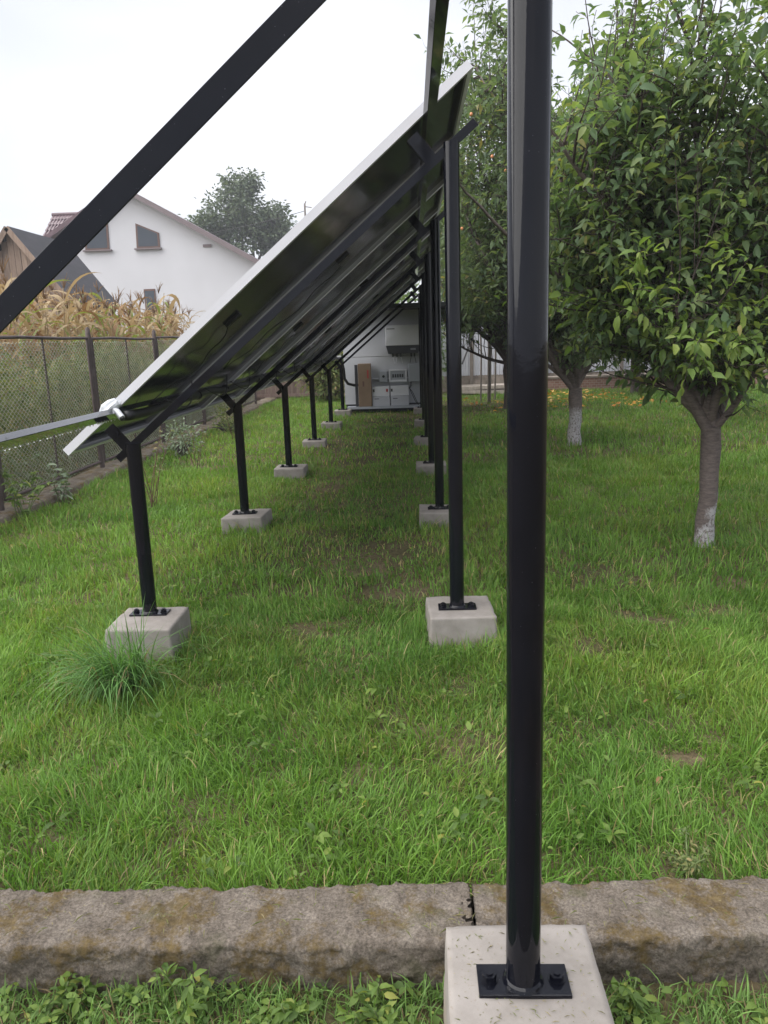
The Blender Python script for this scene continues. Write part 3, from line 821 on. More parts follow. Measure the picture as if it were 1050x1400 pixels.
tA, nA = tree('plum_tree', 'nearest plum tree with dark limbs and worn limewashed trunk, at the right edge', (2.11, 5.60, .055), 0.86, 0.066,
     [(178, 50, 1.9, .046, False), (152, 62, 2.6, .046, False), (90, 62, 2.6, .044, False), (20, 58, 2.2, .044, False), (300, 62, 2.2, .040, False), (215, 66, 2.5, .04, False), (196, 30, 1.05, .026, True), (222, 30, 1.0, .020, True), (250, 26, .85, .020, True), (186, 56, 2.2, .036, False), (165, 52, 2.3, .036, False), (200, 62, 2.5, .036, False), (176, 60, 2.9, .036, False), (184, 52, 2.4, .034, False), (330, 48, 1.5, .026, False), (120, 76, 2.8, .04, False), (250, 72, 2.6, .035, False)],
     (3, (.36, .85)), .084, 5, M['bark_lime_a'], M['leaf_plum'], n_shoot=10, leaf_step=.042, keep=keepA)
tB, nB = tree('plum_tree', 'plum tree with a white limewashed trunk foot, beyond the nearest plum tree', (2.265, 10.98, .10), 0.76, 0.088,
     [(180, 48, 3.0, .055, False), (140, 62, 3.6, .055, False), (95, 64, 3.3, .05, False), (40, 56, 2.9, .05, False), (350, 52, 2.8, .05, False), (290, 60, 3.0, .05, False), (235, 58, 3.2, .05, False), (200, 70, 4.2, .05, False), (165, 58, 4.0, .045, False), (170, 30, 1.5, .035, False), (60, 78, 3.8, .05, False), (255, 32, 1.5, .03, False), (320, 68, 3.6, .05, False), (10, 66, 3.4, .05, False), (270, 72, 3.6, .045, False), (215, 66, 4.2, .045, False), (190, 60, 4.6, .045, False), (208, 74, 4.6, .045, False)],
     (3, (.55, 1.1)), .105, 17, M['bark_lime_b'], M['leaf_plum_b'], n_shoot=6, leaf_step=.047, keep=clear_panels, fine=False)
tC, nC = tree('plum_tree', 'dark farther plum tree behind the foreground post, beside the white sheet wall', (2.08, 16.6, .1), 0.95, 0.14,
     [(180, 45, 2.6, .07, False), (140, 60, 3.3, .06, False), (200, 62, 3.5, .06, False), (90, 60, 3.0, .06, False), (30, 50, 2.8, .05, False), (330, 50, 2.8, .05, False), (250, 52, 2.8, .06, False), (225, 72, 3.6, .06, False), (160, 25, 1.8, .04, False)],
     (3, (.7, 1.3)), .135, 29, M['bark'], M['leaf_plum_b'], n_shoot=4, leaf_step=.045, keep=lambda w: clear_panels(w) and not (w.y < 17.3 and w.x < .6 and w.z < 3.3), fine=False)
tD, nD = tree('plum_tree', 'plum tree far right, half hidden behind the nearest plum tree', (6.3, 13.5, .1), 0.85, 0.10,
     [(180, 45, 2.3, .05, False), (130, 60, 2.7, .05, False), (230, 58, 2.7, .05, False), (80, 60, 2.4, .05, False), (0, 55, 2.3, .05, False), (300, 52, 2.3, .05, False), (200, 25, 1.6, .04, False), (260, 75, 3.0, .05, False)],
     (3, (.6, 1.1)), .12, 41, M['bark_lime_b'], M['leaf_plum_b'], n_shoot=3, leaf_step=.045, fine=False)
tE, nE = tree('plum_tree', 'farthest plum tree at the back of the lawn on the right', (5.6, 20.0, .1), 0.9, 0.11,
     [(180, 45, 2.6, .05, False), (130, 60, 3.0, .05, False), (230, 58, 3.0, .05, False), (80, 60, 2.6, .05, False), (0, 55, 2.6, .05, False), (300, 52, 2.6, .05, False), (200, 25, 1.8, .04, False), (260, 75, 3.4, .05, False)],
     (3, (.7, 1.2)), .15, 43, M['bark'], M['leaf_plum_b'], n_shoot=2, leaf_step=.06, fine=False)
print('leaves', len(nA), len(nB), len(nC), len(nD), len(nE))

# broad far tree behind the house
def far_tree(name, label, base, trunk_h, blobs, n_leaf, leafL, seed, trunk_r=.35, mat='leaf_oak', group=None):
    r = random.Random(seed); nr = np.random.default_rng(seed)
    rt = empty(name, base, label, 'tree', group)
    tm = MB(); tm.tube([(0, 0, -.2), (0, 0, trunk_h * .5), (.1, 0, trunk_h)], [trunk_r * 1.2, trunk_r, trunk_r * .8], 10)
    P, D = [], []
    per = n_leaf // len(blobs)
    for (cx, cy, cz, rx, rz) in blobs:
        c = Vector((cx, cy, cz)); s = Vector((0, 0, trunk_h))
        tm.tube([s, s.lerp(c, .5) + Vector((r.gauss(0, .2), r.gauss(0, .2), .2)), c + Vector((0, 0, rz * .7))], [trunk_r * .5, trunk_r * .28, trunk_r * .06], 6)
        ncl = 34
        for _ in range(ncl):
            v = nr.normal(0, 1, 3); v /= np.linalg.norm(v); v *= (0.45 + .6 * nr.random())
            q = np.array([cx + v[0] * rx, cy + v[1] * rx, cz + v[2] * rz])
            tm.tube([c, c.lerp(Vector(q), .5) + Vector((0, 0, -.1)), Vector(q)], [trunk_r * .1, trunk_r * .06, trunk_r * .02], 4, False)
            m = per // ncl; off = nr.normal(0, 1, (m, 3)) * np.array([[.16 * rx, .16 * rx, .13 * rz]])
            P.append(q + off); D.append(off + np.array([[0, 0, -.15]]))
    tm.build('trunk', M['bark'], rt, smooth=60)
    P = np.concatenate(P); D = np.concatenate(D); n = len(P)
    N = nr.normal(0, .6, (n, 3)) + np.array([[0, 0, 1.0]]); L = leafL * (.6 + .8 * nr.random(n))
    o = link('crown', leaves_mesh('crown', P, D, N, L, L * .8, False), M[mat], rt); o['kind'] = 'stuff'
    return rt
far_tree('oak_tree', 'tall grey-green tree rising behind the white house', (-12.2, 60, 0), 5.5, [(-.6, 0, 11.0, 2.4, 2.0), (-1.9, 0, 10.0, 1.9, 1.6), (.2, .5, 12.7, 1.5, 1.3), (.9, 0, 9.6, 2.2, 1.8), (2.6, 0, 10.0, 1.6, 1.5), (3.0, 0, 8.6, 1.7, 1.5), (-1.6, 0, 8.2, 2.2, 1.6)], 15000, .26, 3)

# ------------------------------------------------------------------ fence on the left: low wall, posts, framed wire panels
FX = -3.86
wl_mb = []
def wall_strip(name, x0, x1, y0, y1, z1, mat, label, cat, seed):
    n_y = int((y1 - y0) / .06); A = np.array([(x1, -.06), (x1, .05), (x1, z1 - .02), (x1 - .02, z1), ((x0 + x1) / 2, z1 + .008), (x0 + .02, z1), (x0, z1 - .02), (x0, -.06)])
    Y = np.linspace(y0, y1, n_y); VX = np.repeat(A[None, :, 0], n_y, 0); VZ = np.repeat(A[None, :, 1], n_y, 0); VY = np.repeat(Y[:, None], len(A), 1)
    VX = VX + (vnoise(VY, VZ, 4, seed) - .5) * .04; VZ = VZ + (vnoise(VY, VX, 3, seed + 1) - .5) * .03
    V = np.stack([VX, VY, VZ], 2).reshape(-1, 3); m = len(A)
    i, j = np.meshgrid(np.arange(m - 1), np.arange(n_y - 1)); b = (j * m + i).ravel()
    me = np_mesh(name, V, np.stack([b, b + 1, b + m + 1, b + m], 1), smooth=True)
    bm = bmesh.new(); bm.from_mesh(me); bmesh.ops.holes_fill(bm, edges=[e for e in bm.edges if e.is_boundary], sides=0); bmesh.ops.recalc_face_normals(bm, faces=bm.faces); bm.to_mesh(me); bm.free()
    return tag(link(name, me, mat), label, cat)
wall_strip('low_wall', -4.02, -3.70, 4.2, 23.0, .17, M['kerb'], 'low mossy concrete wall footing under the wire fence', 'low wall', 31)
FPY = [4.55, 7.03, 9.50, 11.98, 14.46, 16.94, 19.42]
ZB, ZT = 0.27, 1.76
# posts
for k, y in enumerate(FPY):
    rt = empty('fence_post', (FX, y, 0), ['rusty steel fence post just outside the left edge', 'rusty steel fence post at the left edge behind the rail end', 'rusty round fence post between the two nearest wire panels', 'rusty fence post beside the pale panel edge, second visible above the corn', 'rusty fence post hidden low behind the first panel', 'rusty fence post far along the fence under the panels', 'last rusty fence post near the wooden boards'][k], 'fence post', 'posts of the wire fence')
    MB().tube([(0, 0, .05), (0, 0, 1.80), (0, 0, 1.86), (0, 0, 1.885)], [.030, .030, .026, .010], 12).build('post', M['fence_steel'], rt, smooth=50)
    for zz in (.55, 1.55):
        MB().tube([(0, -.055, zz), (0, .055, zz)], .012, 8).build('hinge_lug', M['fence_steel'], rt, smooth=50)
# one framed wire panel, shared by the copies
def wire_panel():
    rt = empty('wire_fence_panel', (0, 0, 0)); Lp = 2.33; rr = .017
    MB().tube([(0, 0, ZT), (0.004, Lp * .3, ZT + .008), (0, Lp * .7, ZT - .004), (0, Lp, ZT)], rr, 10).build('top_rail', M['fence_steel'], rt, smooth=50)
    MB().tube([(0, 0, ZB), (0, Lp, ZB)], rr, 10).build('bottom_rail', M['fence_steel'], rt, smooth=50)
    for y in (0.0, Lp): MB().tube([(0, y, ZB), (0, y, ZT)], rr, 10).build('stile', M['fence_steel'], rt, smooth=50)
    MB().tube([(0.0, Lp * .5, ZB), (0, Lp * .5, ZT)], .013, 8).build('middle_bar', M['fence_steel'], rt, smooth=50)
    pitch = .037; n_w = int(Lp / pitch) - 1; hs = .026; n_z = int((ZT - ZB - .04) / hs)
    r = np.random.default_rng(5); segsV, segsF = [], []; rad = .0034
    kz = np.arange(n_z + 1)
    for wdx in range(n_w):
        y0 = pitch * (wdx + 1); s = 1 if wdx % 2 == 0 else -1
        yy = y0 + s * pitch * .52 * np.where(kz % 2 == 0, 1, -1) + .006 * np.sin(kz * .3 + wdx * .2)
        zz = ZB + .02 + kz * hs + .006 * math.sin(wdx * .37); xx = .004 * s * np.where(kz % 2 == 0, 1, -1) + .01 * np.sin(y0 * 2.1) * np.sin(kz / n_z * math.pi)
        p = np.stack([xx, yy, zz], 1)
        for dx, dy, dz in ((rad, 0, rad * .5), (-rad * .6, 0, rad), (-rad * .4, 0, -rad)): segsV.append(p + np.array([[dx, dy, dz]]))
    V = np.concatenate(segsV); m = n_z + 1; F = []
    for wdx in range(n_w):
        for a in range(3):
            b0 = (wdx * 3 + a) * m; b1 = (wdx * 3 + (a + 1) % 3) * m; q = np.arange(n_z)
            F.append(np.stack([b0 + q, b0 + q + 1, b1 + q + 1, b1 + q], 1))
    o = link('wire_mesh', np_mesh('wire_mesh', V, np.concatenate(F)), M['wire'], rt); o['kind'] = 'stuff'
    return rt
wp = wire_panel()
for k in range(6):
    o = wp if k == 0 else copy_tree(wp)
    o.location = (FX + .005, FPY[k] + .075, rnd.uniform(-.012, .012))
    tag(o, ['framed wire mesh fence panel leaving the picture at the left edge', 'framed wire mesh fence panel at left, in front of the weeds and corn', 'framed wire mesh fence panel beside the lower end of the first solar panel', 'framed wire mesh fence panel behind the near solar panel', 'framed wire mesh fence panel seen low between the left posts', 'farthest framed wire mesh fence panel'][k], 'fence panel', 'wire panels of the fence')

# ------------------------------------------------------------------ weeds behind the fence
r = np.random.default_rng(77)
def leaf_cloud(name, n, fn, leafL, mat, label, cat, aspect=.5, seed=1, parent=None, fine=False, droop=.3):
    rr = np.random.default_rng(seed); P = fn(rr, n); n = len(P)
    D = rr.normal(0, 1, (n, 3)); D[:, 2] = D[:, 2] * .6 - droop
    N = rr.normal(0, .5, (n, 3)) + np.array([[0, 0, 1.0]]); L = leafL * (.5 + rr.random(n))
    o = link(name, leaves_mesh(name, P, D, N, L, L * aspect, fine), mat, parent)
    tag(o, label, cat, kind='stuff'); return o
def fn_weeds(rr, n):
    y = 4.6 + rr.random(n) * 16; x = -4.2 - rr.random(n) ** 1.5 * 1.7
    top = 1.0 + .75 * vnoise(y, x, 1.3, 3) + .35 * vnoise(y, x, 4, 4)
    return np.stack([x, y, .02 + rr.random(n) ** .8 * top], 1)
leaf_cloud('weed_thicket', 42000, fn_weeds, .085, M['leaf_fence'], 'thick green weeds growing up behind the wire fence', 'weeds', .42, 5)
def fn_weeds2(rr, n):
    y = 4.6 + rr.random(n) * 16; x = -4.06 - rr.random(n) * .25
    return np.stack([x, y, .03 + rr.random(n) ** 1.6 * .7 * (.4 + vnoise(y, x, 2.2, 6))], 1)
leaf_cloud('weed_thicket', 7000, fn_weeds2, .075, M['leaf_grey'], 'greyish low weeds pushed against the foot of the wire fence', 'weeds', .30, 6)

# ------------------------------------------------------------------ dry corn beyond the fence
def corn_leaf_mesh(seed):
    r = random.Random(seed); L = r.uniform(.55, .85); W = r.uniform(.034, .052); n = 7
    a = R(r.uniform(52, 78)); x = z = 0.0; V, F = [], []; tw = r.uniform(-.7, .7); curl = r.uniform(.16, .40)
    for i in range(n + 1):
        u = i / n; w = W * (.55 + .9 * u if u < .35 else 1.0 - ((u - .35) / .65) ** 1.6) + .001
        t = tw * u * 2.0
        V += [(x - math.sin(t) * w * .4, -w * math.cos(t), z + abs(w) * .25 - math.sin(t) * w * .5), (x, 0, z), (x + math.sin(t) * w * .4, w * math.cos(t), z + abs(w) * .25 + math.sin(t) * w * .5)]
        if i < n: F += [(3 * i, 3 * i + 1, 3 * i + 4, 3 * i + 3), (3 * i + 1, 3 * i + 2, 3 * i + 5, 3 * i + 4)]
        x += math.cos(a) * L / n; z += math.sin(a) * L / n; a -= curl * (1 + u * r.uniform(.2, 1.2))
    return np.array(V), np.array(F)
cl_meshes = []
for s in range(9):
    V, F = corn_leaf_mesh(s); row = []
    for mt in ('corn_dry', 'corn_rust', 'corn_green'):
        me = np_mesh('leaf', V, F, smooth=True); me.materials.append(M[mt]); row.append(me)
    cl_meshes.append(row)
stalks, tassels = [], []
for s in range(4):
    h = 2.15 + .1 * s; rr_ = random.Random(s)
    stalks.append(MB().tube([(rr_.gauss(0, .015) * q, rr_.gauss(0, .015) * q, h * q / 6) for q in range(7)], [.016 - .0018 * q for q in range(7)], 7).mesh('stalk', 'all'))
    m = MB()
    for q in range(7):
        an = rr_.random() * 6.28; el = rr_.uniform(.9, 1.5); Lq = rr_.uniform(.14, .26)
        d = Vector((math.cos(an) * math.cos(el), math.sin(an) * math.cos(el), math.sin(el)))
        m.tube([(0, 0, 0), d * Lq * .6, d * Lq + Vector((d.x * .03, d.y * .03, -.02))], [.004, .0045, .002], 4)
    tassels.append(m.mesh('tassel', 'all'))
for me in stalks: me.materials.append(M['corn_dry'])
for me in tassels: me.materials.append(M['corn_rust'])
def corn(x, y, s, r):
    rt = empty('corn_plant', (x, y, 0), 'dry tan corn plant standing in the field behind the wire fence', 'corn plant', 'corn plants behind the fence')
    rt.rotation_euler = (r.gauss(0, .05), r.gauss(0, .05), r.random() * 6.28); k = r.randrange(4); h = 2.15 + .1 * k
    rt.scale = (s, s, s)
    link('stalk', stalks[k], None, rt)
    if r.random() < .8: link('tassel', tassels[r.randrange(4)], None, rt, (0, 0, h - .01))
    grn = r.random() < .22
    if grn: rt['label'] = 'half-green corn plant among the dry ones behind the wire fence'; rt['group'] = 'half-green corn plants behind the fence'
    az = r.random() * 6.28
    nl = r.randrange(8, 12)
    for q in range(nl):
        z = h * (.30 + .68 * q / nl); az += math.pi + r.gauss(0, .5)
        mt = (2 if r.random() < .75 else 0) if grn and q > 2 else (0 if r.random() < .68 else (1 if r.random() < .8 else 2))
        o = link('leaf', cl_meshes[r.randrange(9)][mt], None, rt, (0, 0, z), (0, 0, az)); sc_ = r.uniform(.7, 1.1); o.scale = (sc_,) * 3
rc = random.Random(19)
for row, x in enumerate((-5.5, -5.95, -6.4, -6.9, -7.6)):
    y = 8.6 + row * .9
    while y < 19.5 + row * 1.5:
        px = 560 + 1069 * x / y
        if -70 < px < 360: corn(x + rc.gauss(0, .1), y, rc.uniform(.88, 1.12) * (1.0 + .03 * row), rc)
        y += rc.uniform(.21, .34) * (1 + .12 * row)

# ------------------------------------------------------------------ house, barn
def house():
    rt = empty('white_house', (-12, 36, 0), 'white rendered house with a brown roof edge and attic windows', 'house')
    O = Vector((-12, 36, 0)); P = lambda x, y, z: Vector((x, y, z)) - O
    ax, az_ = -12.35, 8.30; ex, ez = -6.75, 5.10; lx, lz = -16.6, 5.86
    MB().poly([P(lx, 36, -.1), P(ex, 36, -.1), P(ex, 36, ez), P(ax, 36, az_), P(lx, 36, lz)], (0, 9, 0)).build('wall', M['render_white'], rt)
    def slab(name, a, b, th, y0, y1, mat):
        a, b = Vector((a[0], 0, a[1])), Vector((b[0], 0, b[1])); d = (b - a).normalized(); n = Vector((-d.z, 0, d.x)); n = n if n.z > 0 else -n
        return MB().poly([Vector((v.x, y0, v.z)) - O for v in (a + n * .02, b + n * .02, b + n * th, a + n * th)], (0, y1 - y0, 0)).build(name, mat, rt)
    d = Vector((ex - ax, 0, ez - az_)).normalized()
    slab('roof', (ax - .0, az_), (ex + d.x * .7, ez + d.z * .7), .20, 35.45, 45.5, M['roof_tile'])
    slab('roof_edge', (ax - .0, az_ - .02), (ex + d.x * .7, ez + d.z * .7 - .02), .22, 35.40, 35.447, M['roof_edge'])
    slab('roof', (ax - .01, az_ + .005), (lx - .5, lz - .28), .20, 35.45, 45.5, M['roof_tile'])
    # attic windows
    def win(pts, depth=.08):
        pts = [P(x, 36, z) for x, z in pts]; c = sum(pts, Vector()) / len(pts)
        w = MB().poly([p + Vector((0, -.05, 0)) for p in pts], (0, .048, 0)).build('window', M['brown_frame'], rt)
        inn = [c + (p - c) * .84 for p in pts]
        MB().poly([p + Vector((0, -.056, 0)) for p in inn], (0, .004, 0)).build('pane', M['glass'], w)
        lo_ = min(p.z for p in pts); xa, xb = min(p.x for p in pts), max(p.x for p in pts)
        MB().box(((xa + xb) / 2, -.09, lo_ - .04), (xb - xa + .16, .17, .06)).build('sill', M['roof_edge'], w)
    win([(-11.99, 5.93), (-10.95, 5.93), (-10.95, 6.55), (-11.95, 6.98)])
    win([(-14.30, 5.93), (-13.22, 5.93), (-13.18, 7.05), (-14.26, 6.55)])
    win([(-11.86, 3.1), (-11.35, 3.1), (-11.35, 4.18), (-11.86, 4.18)])
    MB().box(P(-8.85, 35.97, 5.93), (.36, .05, .12)).build('vent', M['roof_edge'], rt)
    # wing behind with the metal tile roof facing the camera
    m = MB(); ny_, nx_ = 8, 34; x0, x1 = -17.35, -12.0
    for jy in range(ny_):
        za, zb = 8.05 - jy * .30, 8.05 - (jy + 1) * .30 + .05; ya, yb = 40 - jy * .36, 40 - (jy + 1) * .36 + .06
        m.poly([P(x0 + .0, ya, za), P(x0, ya, za + .045), P(x0, yb, zb + .09), P(x0, yb, zb)], (x1 - x0, 0, 0))
    tiles = m.build('wing_roof', M['roof_tile'], rt)
    m = MB()
    for ix in range(nx_):
        x = x0 + .08 + ix * (x1 - x0 - .1) / nx_
        m.tube([P(x, 40.0, 8.10), P(x, 40 - ny_ * .36, 8.10 - ny_ * .30 + .06)], .038, 6)
    m.build('tile_ribs', M['roof_tile'], tiles)
    MB().tube([P(x0 - .02, 40.02, 8.12), P(x1, 40.02, 8.12)], .10, 10).build('ridge_cap', M['roof_tile'], tiles)
    MB().box(P(-14.6, 40.5, 2.8), (5.0, 5.6, 5.6)).build('wing_wall', M['render_white'], rt)
house()
def barn():
    rt = empty('wooden_barn', (-11.5, 23.5, 0), 'weathered wooden barn with a dark grey roof, at the left edge', 'barn')
    O = Vector((-11.5, 23.5, 0)); rz, ez, hw, dp = 5.12, 3.08, 1.5, 3.6
    # vertical boards on the gable, each its own length
    x = -hw; r = random.Random(4)
    while x < hw:
        w = r.uniform(.14, .20); c = x + w / 2
        if c > hw - .05: break
        top = rz - (rz - ez) * abs(c) / hw - .06; bot = .9 + r.uniform(-.02, .02)
        MB().box((c, .0 + r.uniform(-.006, .006), (top + bot) / 2), (w - .012, .025, top - bot)).build('board', M['barn_wood'], rt)
        x += w
    MB().poly([(-hw, .04, -.1), (hw - .02, .04, -.1), (hw - .02, .04, ez - .1), (0, .04, rz - .12), (-hw, .04, ez - .1)], (0, dp - .1, 0)).build('wall', M['stone'], rt)
    MB().box((hw * .5, -.02, .45), (hw, .10, .9)).build('stone_base', M['stone'], rt)
    for s in (1, -1):
        a = Vector((0, 0, rz)); b = Vector((s * (hw + .18), 0, ez - .17)); d = (b - a).normalized(); n = Vector((-d.z * s, 0, d.x * s)); n = n if n.z > 0 else -n
        MB().poly([v + Vector((0, -.18, 0)) for v in (a, b, b + n * .06, a + n * .06)], (0, dp + .3, 0)).build('roof', M['barn_roof'], rt)
        MB().poly([v + Vector((0, -.21, 0)) for v in (a - n * .09, b - n * .09, b + n * .065, a + n * .065)], (0, .027, 0)).build('verge_board', M['barn_wood'], rt)
barn()
# antenna mast and overhead wires
am = empty('antenna_mast', (-5.55, 45, 0), 'thin mast with a small aerial showing above the panel edge', 'mast')
MB().tube([(0, 0, 0), (0, 0, 9.0)], .05, 8).build('mast', M['timber_pole'], am)
MB().tube([(-.05, 0, 8.85), (.38, 0, 8.78)], .025, 6).build('aerial', M['timber_pole'], am)
MB().tube([(-.0, 0, 8.95), (.08, 0, 9.12)], .03, 6).build('aerial', M['timber_pole'], am)
def wire(a, b, sag, label):
    a, b = Vector(a), Vector(b)
    o = MB().tube([a.lerp(b, q / 16) - Vector((0, 0, sag * 4 * (q / 16) * (1 - q / 16))) for q in range(17)], .016, 5).build('overhead_wire', M['plastic_black'])
    tag(o, label, 'wire')
wire((-5.55, 45, 8.62), (-16, 45, 7.2), .25, 'thin overhead wire between the aerial mast and the far tree')
wire((-24, 30, 6.2), (-14.3, 35.6, 6.35), .12, 'thin overhead wire crossing the sky above the barn to the house')

# ------------------------------------------------------------------ equipment shed at the end of the row
SY = 16.95; K = SY / 16.2
def sh(x, z): return (x * K, 1.62 + (z - 1.62) * K)
shd = empty('equipment_shed', (-.5, SY, 0), 'small white panel shed with black plinth at the end of the panels', 'shed')
X0, X1 = -1.43, 0.62; ZT_, ZS = 2.22, 1.02
MB().box(((X0 + X1) / 2 + .5, .55, .13), (X1 - X0 - .04, 1.0, .30)).build('plinth', M['dark_grey'], shd)
MB().box(((X0 + X1) / 2 + .5, .55, (1.28 + ZT_) / 2), (X1 - X0, 1.1, ZT_ - 1.284)).build('wall_panel', M['shed_white'], shd)
MB().box(((X0 + X1) / 2 + .5, .552, (.28 + 1.276) / 2), (X1 - X0 - .006, 1.1, 1.276 - .284)).build('wall_panel', M['shed_white'], shd)
MB().box(((X0 + X1) / 2 + .62, .15, ZT_ + .05), (X1 - X0 + .2, 2.3, .09)).build('roof', M['dark_grey'], shd)
MB().box((.13, -.02, .815), (1.28, .10, .025)).build('shelf', M['box_white'], shd)
MB().box(((X0 + X1) / 2 + .5, -.12, .22), (X1 - X0 - .12, .26, .05)).build('floor_sill', M['box_grey'], shd)
def thing(name, label, cat, group=None, y=SY): return empty(name, (0, y, 0), label, cat, group)
inv = thing('inverter', 'white wall-mounted inverter with a black lower half on the shed wall', 'inverter')
xa, zt = sh(-.49, 1.90); xb, zb = sh(.21, 1.50)
MB().box(((xa + xb) / 2, -.115, (zt + zb) / 2), (xb - xa, .21, zt - zb)).build('cover', M['box_white'], inv, bevel=.012)
zb2 = sh(0, 1.34)[1]
MB().poly([(xa + .004, -.20, zb - .002), (xb - .004, -.20, zb - .002), (xb - .05, -.20, zb2), (xa + .05, -.20, zb2)], (0, .195, 0)).build('lower_case', M['dark_grey'], inv)
MB().box((xa + .11, -.2215, zt - .075), (.17, .002, .016)).build('mark', M['dark_grey'], inv)
MB().box((xb - .16, -.2015, zb - .08), (.11, .002, .04)).build('display', M['box_grey'], inv)
for q, cx in enumerate((.14, .23, .31, .53, .60)):
    zc = zb2
    MB().tube([(xa + cx, -.10, zc + .02), (xa + cx, -.10, zc - .07)], .017, 8).build('gland', M['dark_grey'], inv)
    MB().tube([(xa + cx, -.10, zc - .06), (xa + cx + .015 * (-1) ** q, -.10, zc - .13), (xa + cx + .03 * (-1) ** q, -.06, zc - .20)], .007, 6).build('cable', M['dark_grey'] if q in (3, 4) else M['box_white'], inv)
cb2 = thing('cardboard_box', 'tall brown cardboard box leaning upright against the left of the shed wall', 'cardboard box')
xa, zt = sh(-1.12, 1.165); xb, zb = sh(-.81, .30)
MB().box(((xa + xb) / 2 + .03, -.16, (.245 + zt) / 2), (xb - xa - .05, .18, zt - .245)).build('carton', M['cardboard'], cb2, bevel=.006)
MB().box((xa + .012, -.14, (.245 + zt) / 2 - .01), (.055, .13, zt - .27)).build('dark_side', M['dark_grey'], cb2)
MB().box((xb - .06, -.2515, zt - .22), (.03, .002, .17)).build('mark', M['red'], cb2)
MB().box((xb - .16, -.2515, zt - .42), (.035, .002, .11)).build('mark', M['brown_frame'], cb2)
mt_ = thing('meter_box', 'grey rounded meter box with a dark dial on the shed wall', 'meter')
xa, zt = sh(-.655, 1.01); xb, zb = sh(-.48, .78)
MB().box(((xa + xb) / 2, -.06, (zt + zb) / 2), (xb - xa, .11, zt - zb)).build('case', M['box_grey'], mt_, bevel=.02)
MB().tube([((xa + xb) / 2 + .01, -.116, (zt + zb) / 2), ((xa + xb) / 2 + .01, -.135, (zt + zb) / 2)], .028, 14).build('dial', M['plastic_black'], mt_)
bk = thing('breaker_box', 'white framed breaker box with a grey window between meter and grey cabinet', 'breaker box')
xa, zt = sh(-.445, 1.03); xb, zb = sh(-.085, .78)
w_, h_ = xb - xa, zt - zb; cx, cz = (xa + xb) / 2, (zt + zb) / 2
MB().box((cx, -.05, cz), (w_ - .01, .09, h_ - .01)).build('case', M['box_white'], bk)
for (px, pz, sx_, sz_) in ((cx, zt - .015, w_, .03), (cx, zb + .02, w_, .04), (xa + .015, cz, .03, h_ - .07), (xb - .015, cz, .03, h_ - .07)):
    MB().box((px, -.103, pz), (sx_, .014, sz_)).build('bezel', M['box_white'], bk)
MB().box((cx, -.0965, cz + .003), (w_ - .058, .003, h_ - .068)).build('window', M['box_grey'], bk)
for q in range(5): MB().box((cx - .10 + q * .05, -.100, cz - .005), (.034, .006, .07)).build('breaker', M['dark_grey'], bk)
gc = thing('junction_cabinet', 'plain grey junction cabinet at the right end of the shed wall', 'cabinet')
xa, zt = sh(-.05, 1.13); xb, zb = sh(.20, .77)
MB().box(((xa + xb) / 2, -.07, (zt + zb) / 2), (xb - xa, .13, zt - zb)).build('case', M['box_grey'], gc, bevel=.012)
MB().box(((xa + xb) / 2, -.138, (zt + zb) / 2), (xb - xa - .03, .008, zt - zb - .03)).build('door', M['box_grey'], gc, bevel=.002)
MB().tube([(xa + .05, -.09, zb), (xa + .045, -.09, zb - .08), (xa + .01, -.10, zb - .14)], .016, 8).build('cable', M['plastic_black'], gc)
for q in (0, 1): MB().tube([(xa + .01, -.10, zb - .12), (xa + .05 + q * .03, -.10, zb - .22), (xa + .13 + q * .03, -.12, zb - .40), (xa + .22, -.14, zb - .52)], .008, 6).build('cable', M['plastic_black'], gc)
for q, (a, b_) in enumerate(((-.80, -.435), (-.425, -.045))):
    bt = thing('battery_unit', ['pale battery case on the shed floor next to the cardboard box', 'pale battery case on the shed floor below the breaker box'][q], 'battery', 'batteries on the shed floor')
    xa, zt = sh(a, .50); xb, zb = sh(b_, .245); zb = .246
    MB().box(((xa + xb) / 2, -.11, (zt + zb) / 2), (xb - xa - .008, .20, zt - zb)).build('case', M['box_pale'], bt, bevel=.008)
    MB().box((xa + .10, -.2115, zt - .05), (.10, .002, .014)).build('mark', M['dark_grey'], bt)
    zt2 = sh(0, .70)[1]
    MB().box(((xa + xb) / 2, -.10, (zt2 + zt) / 2 + .002), (xb - xa - .012, .17, zt2 - zt - .004)).build('upper_case', M['box_white'], bt, bevel=.008)
    MB().box((xa + (.04 if q == 0 else .03), -.187, (zt2 + zt) / 2 + .02), (.035, .012, .06)).build('switch', M['plastic_black'], bt)
    MB().box((xb - .06 if q == 0 else xa + .12, -.187, (zt2 + zt) / 2 + .02), (.04 if q == 0 else .06, .012, .06)).build('switch', M['red'] if q == 0 else M['box_white'], bt)
cp = empty('downpipe_conduit', (-1.45, 16.55, 0), 'thick black conduit bending down beside the farthest left post into the shed', 'conduit')
MB().tube([(.0, -.15, 1.26), (.03, -.05, 1.16), (.05, .0, 1.05), (.06, .03, .85), (.12, .10, .74), (.24, .20, .70), (.40, .28, .70)], .030, 10).build('hose', M['plastic_black'], cp, smooth='all')

# ------------------------------------------------------------------ back of the yard
# brown board fence on the left
bf = empty('board_fence', (-3.0, 21.6, 0), 'brown wooden board fence behind the left posts', 'fence')
x = -1.3
while x < .95:
    w = rnd.uniform(.13, .18)
    MB().box((x + w / 2, rnd.uniform(-.006, .006), .55), (w - .012, .025, 1.12 + rnd.uniform(-.03, .03))).build('board', M['plank_brown'], bf)
    x += w
MB().box((-.17, -.035, .72), (2.2, .04, .08)).build('rail', M['plank_brown'], bf)
MB().box((-.17, -.035, .22), (2.2, .04, .08)).build('rail', M['plank_brown'], bf)
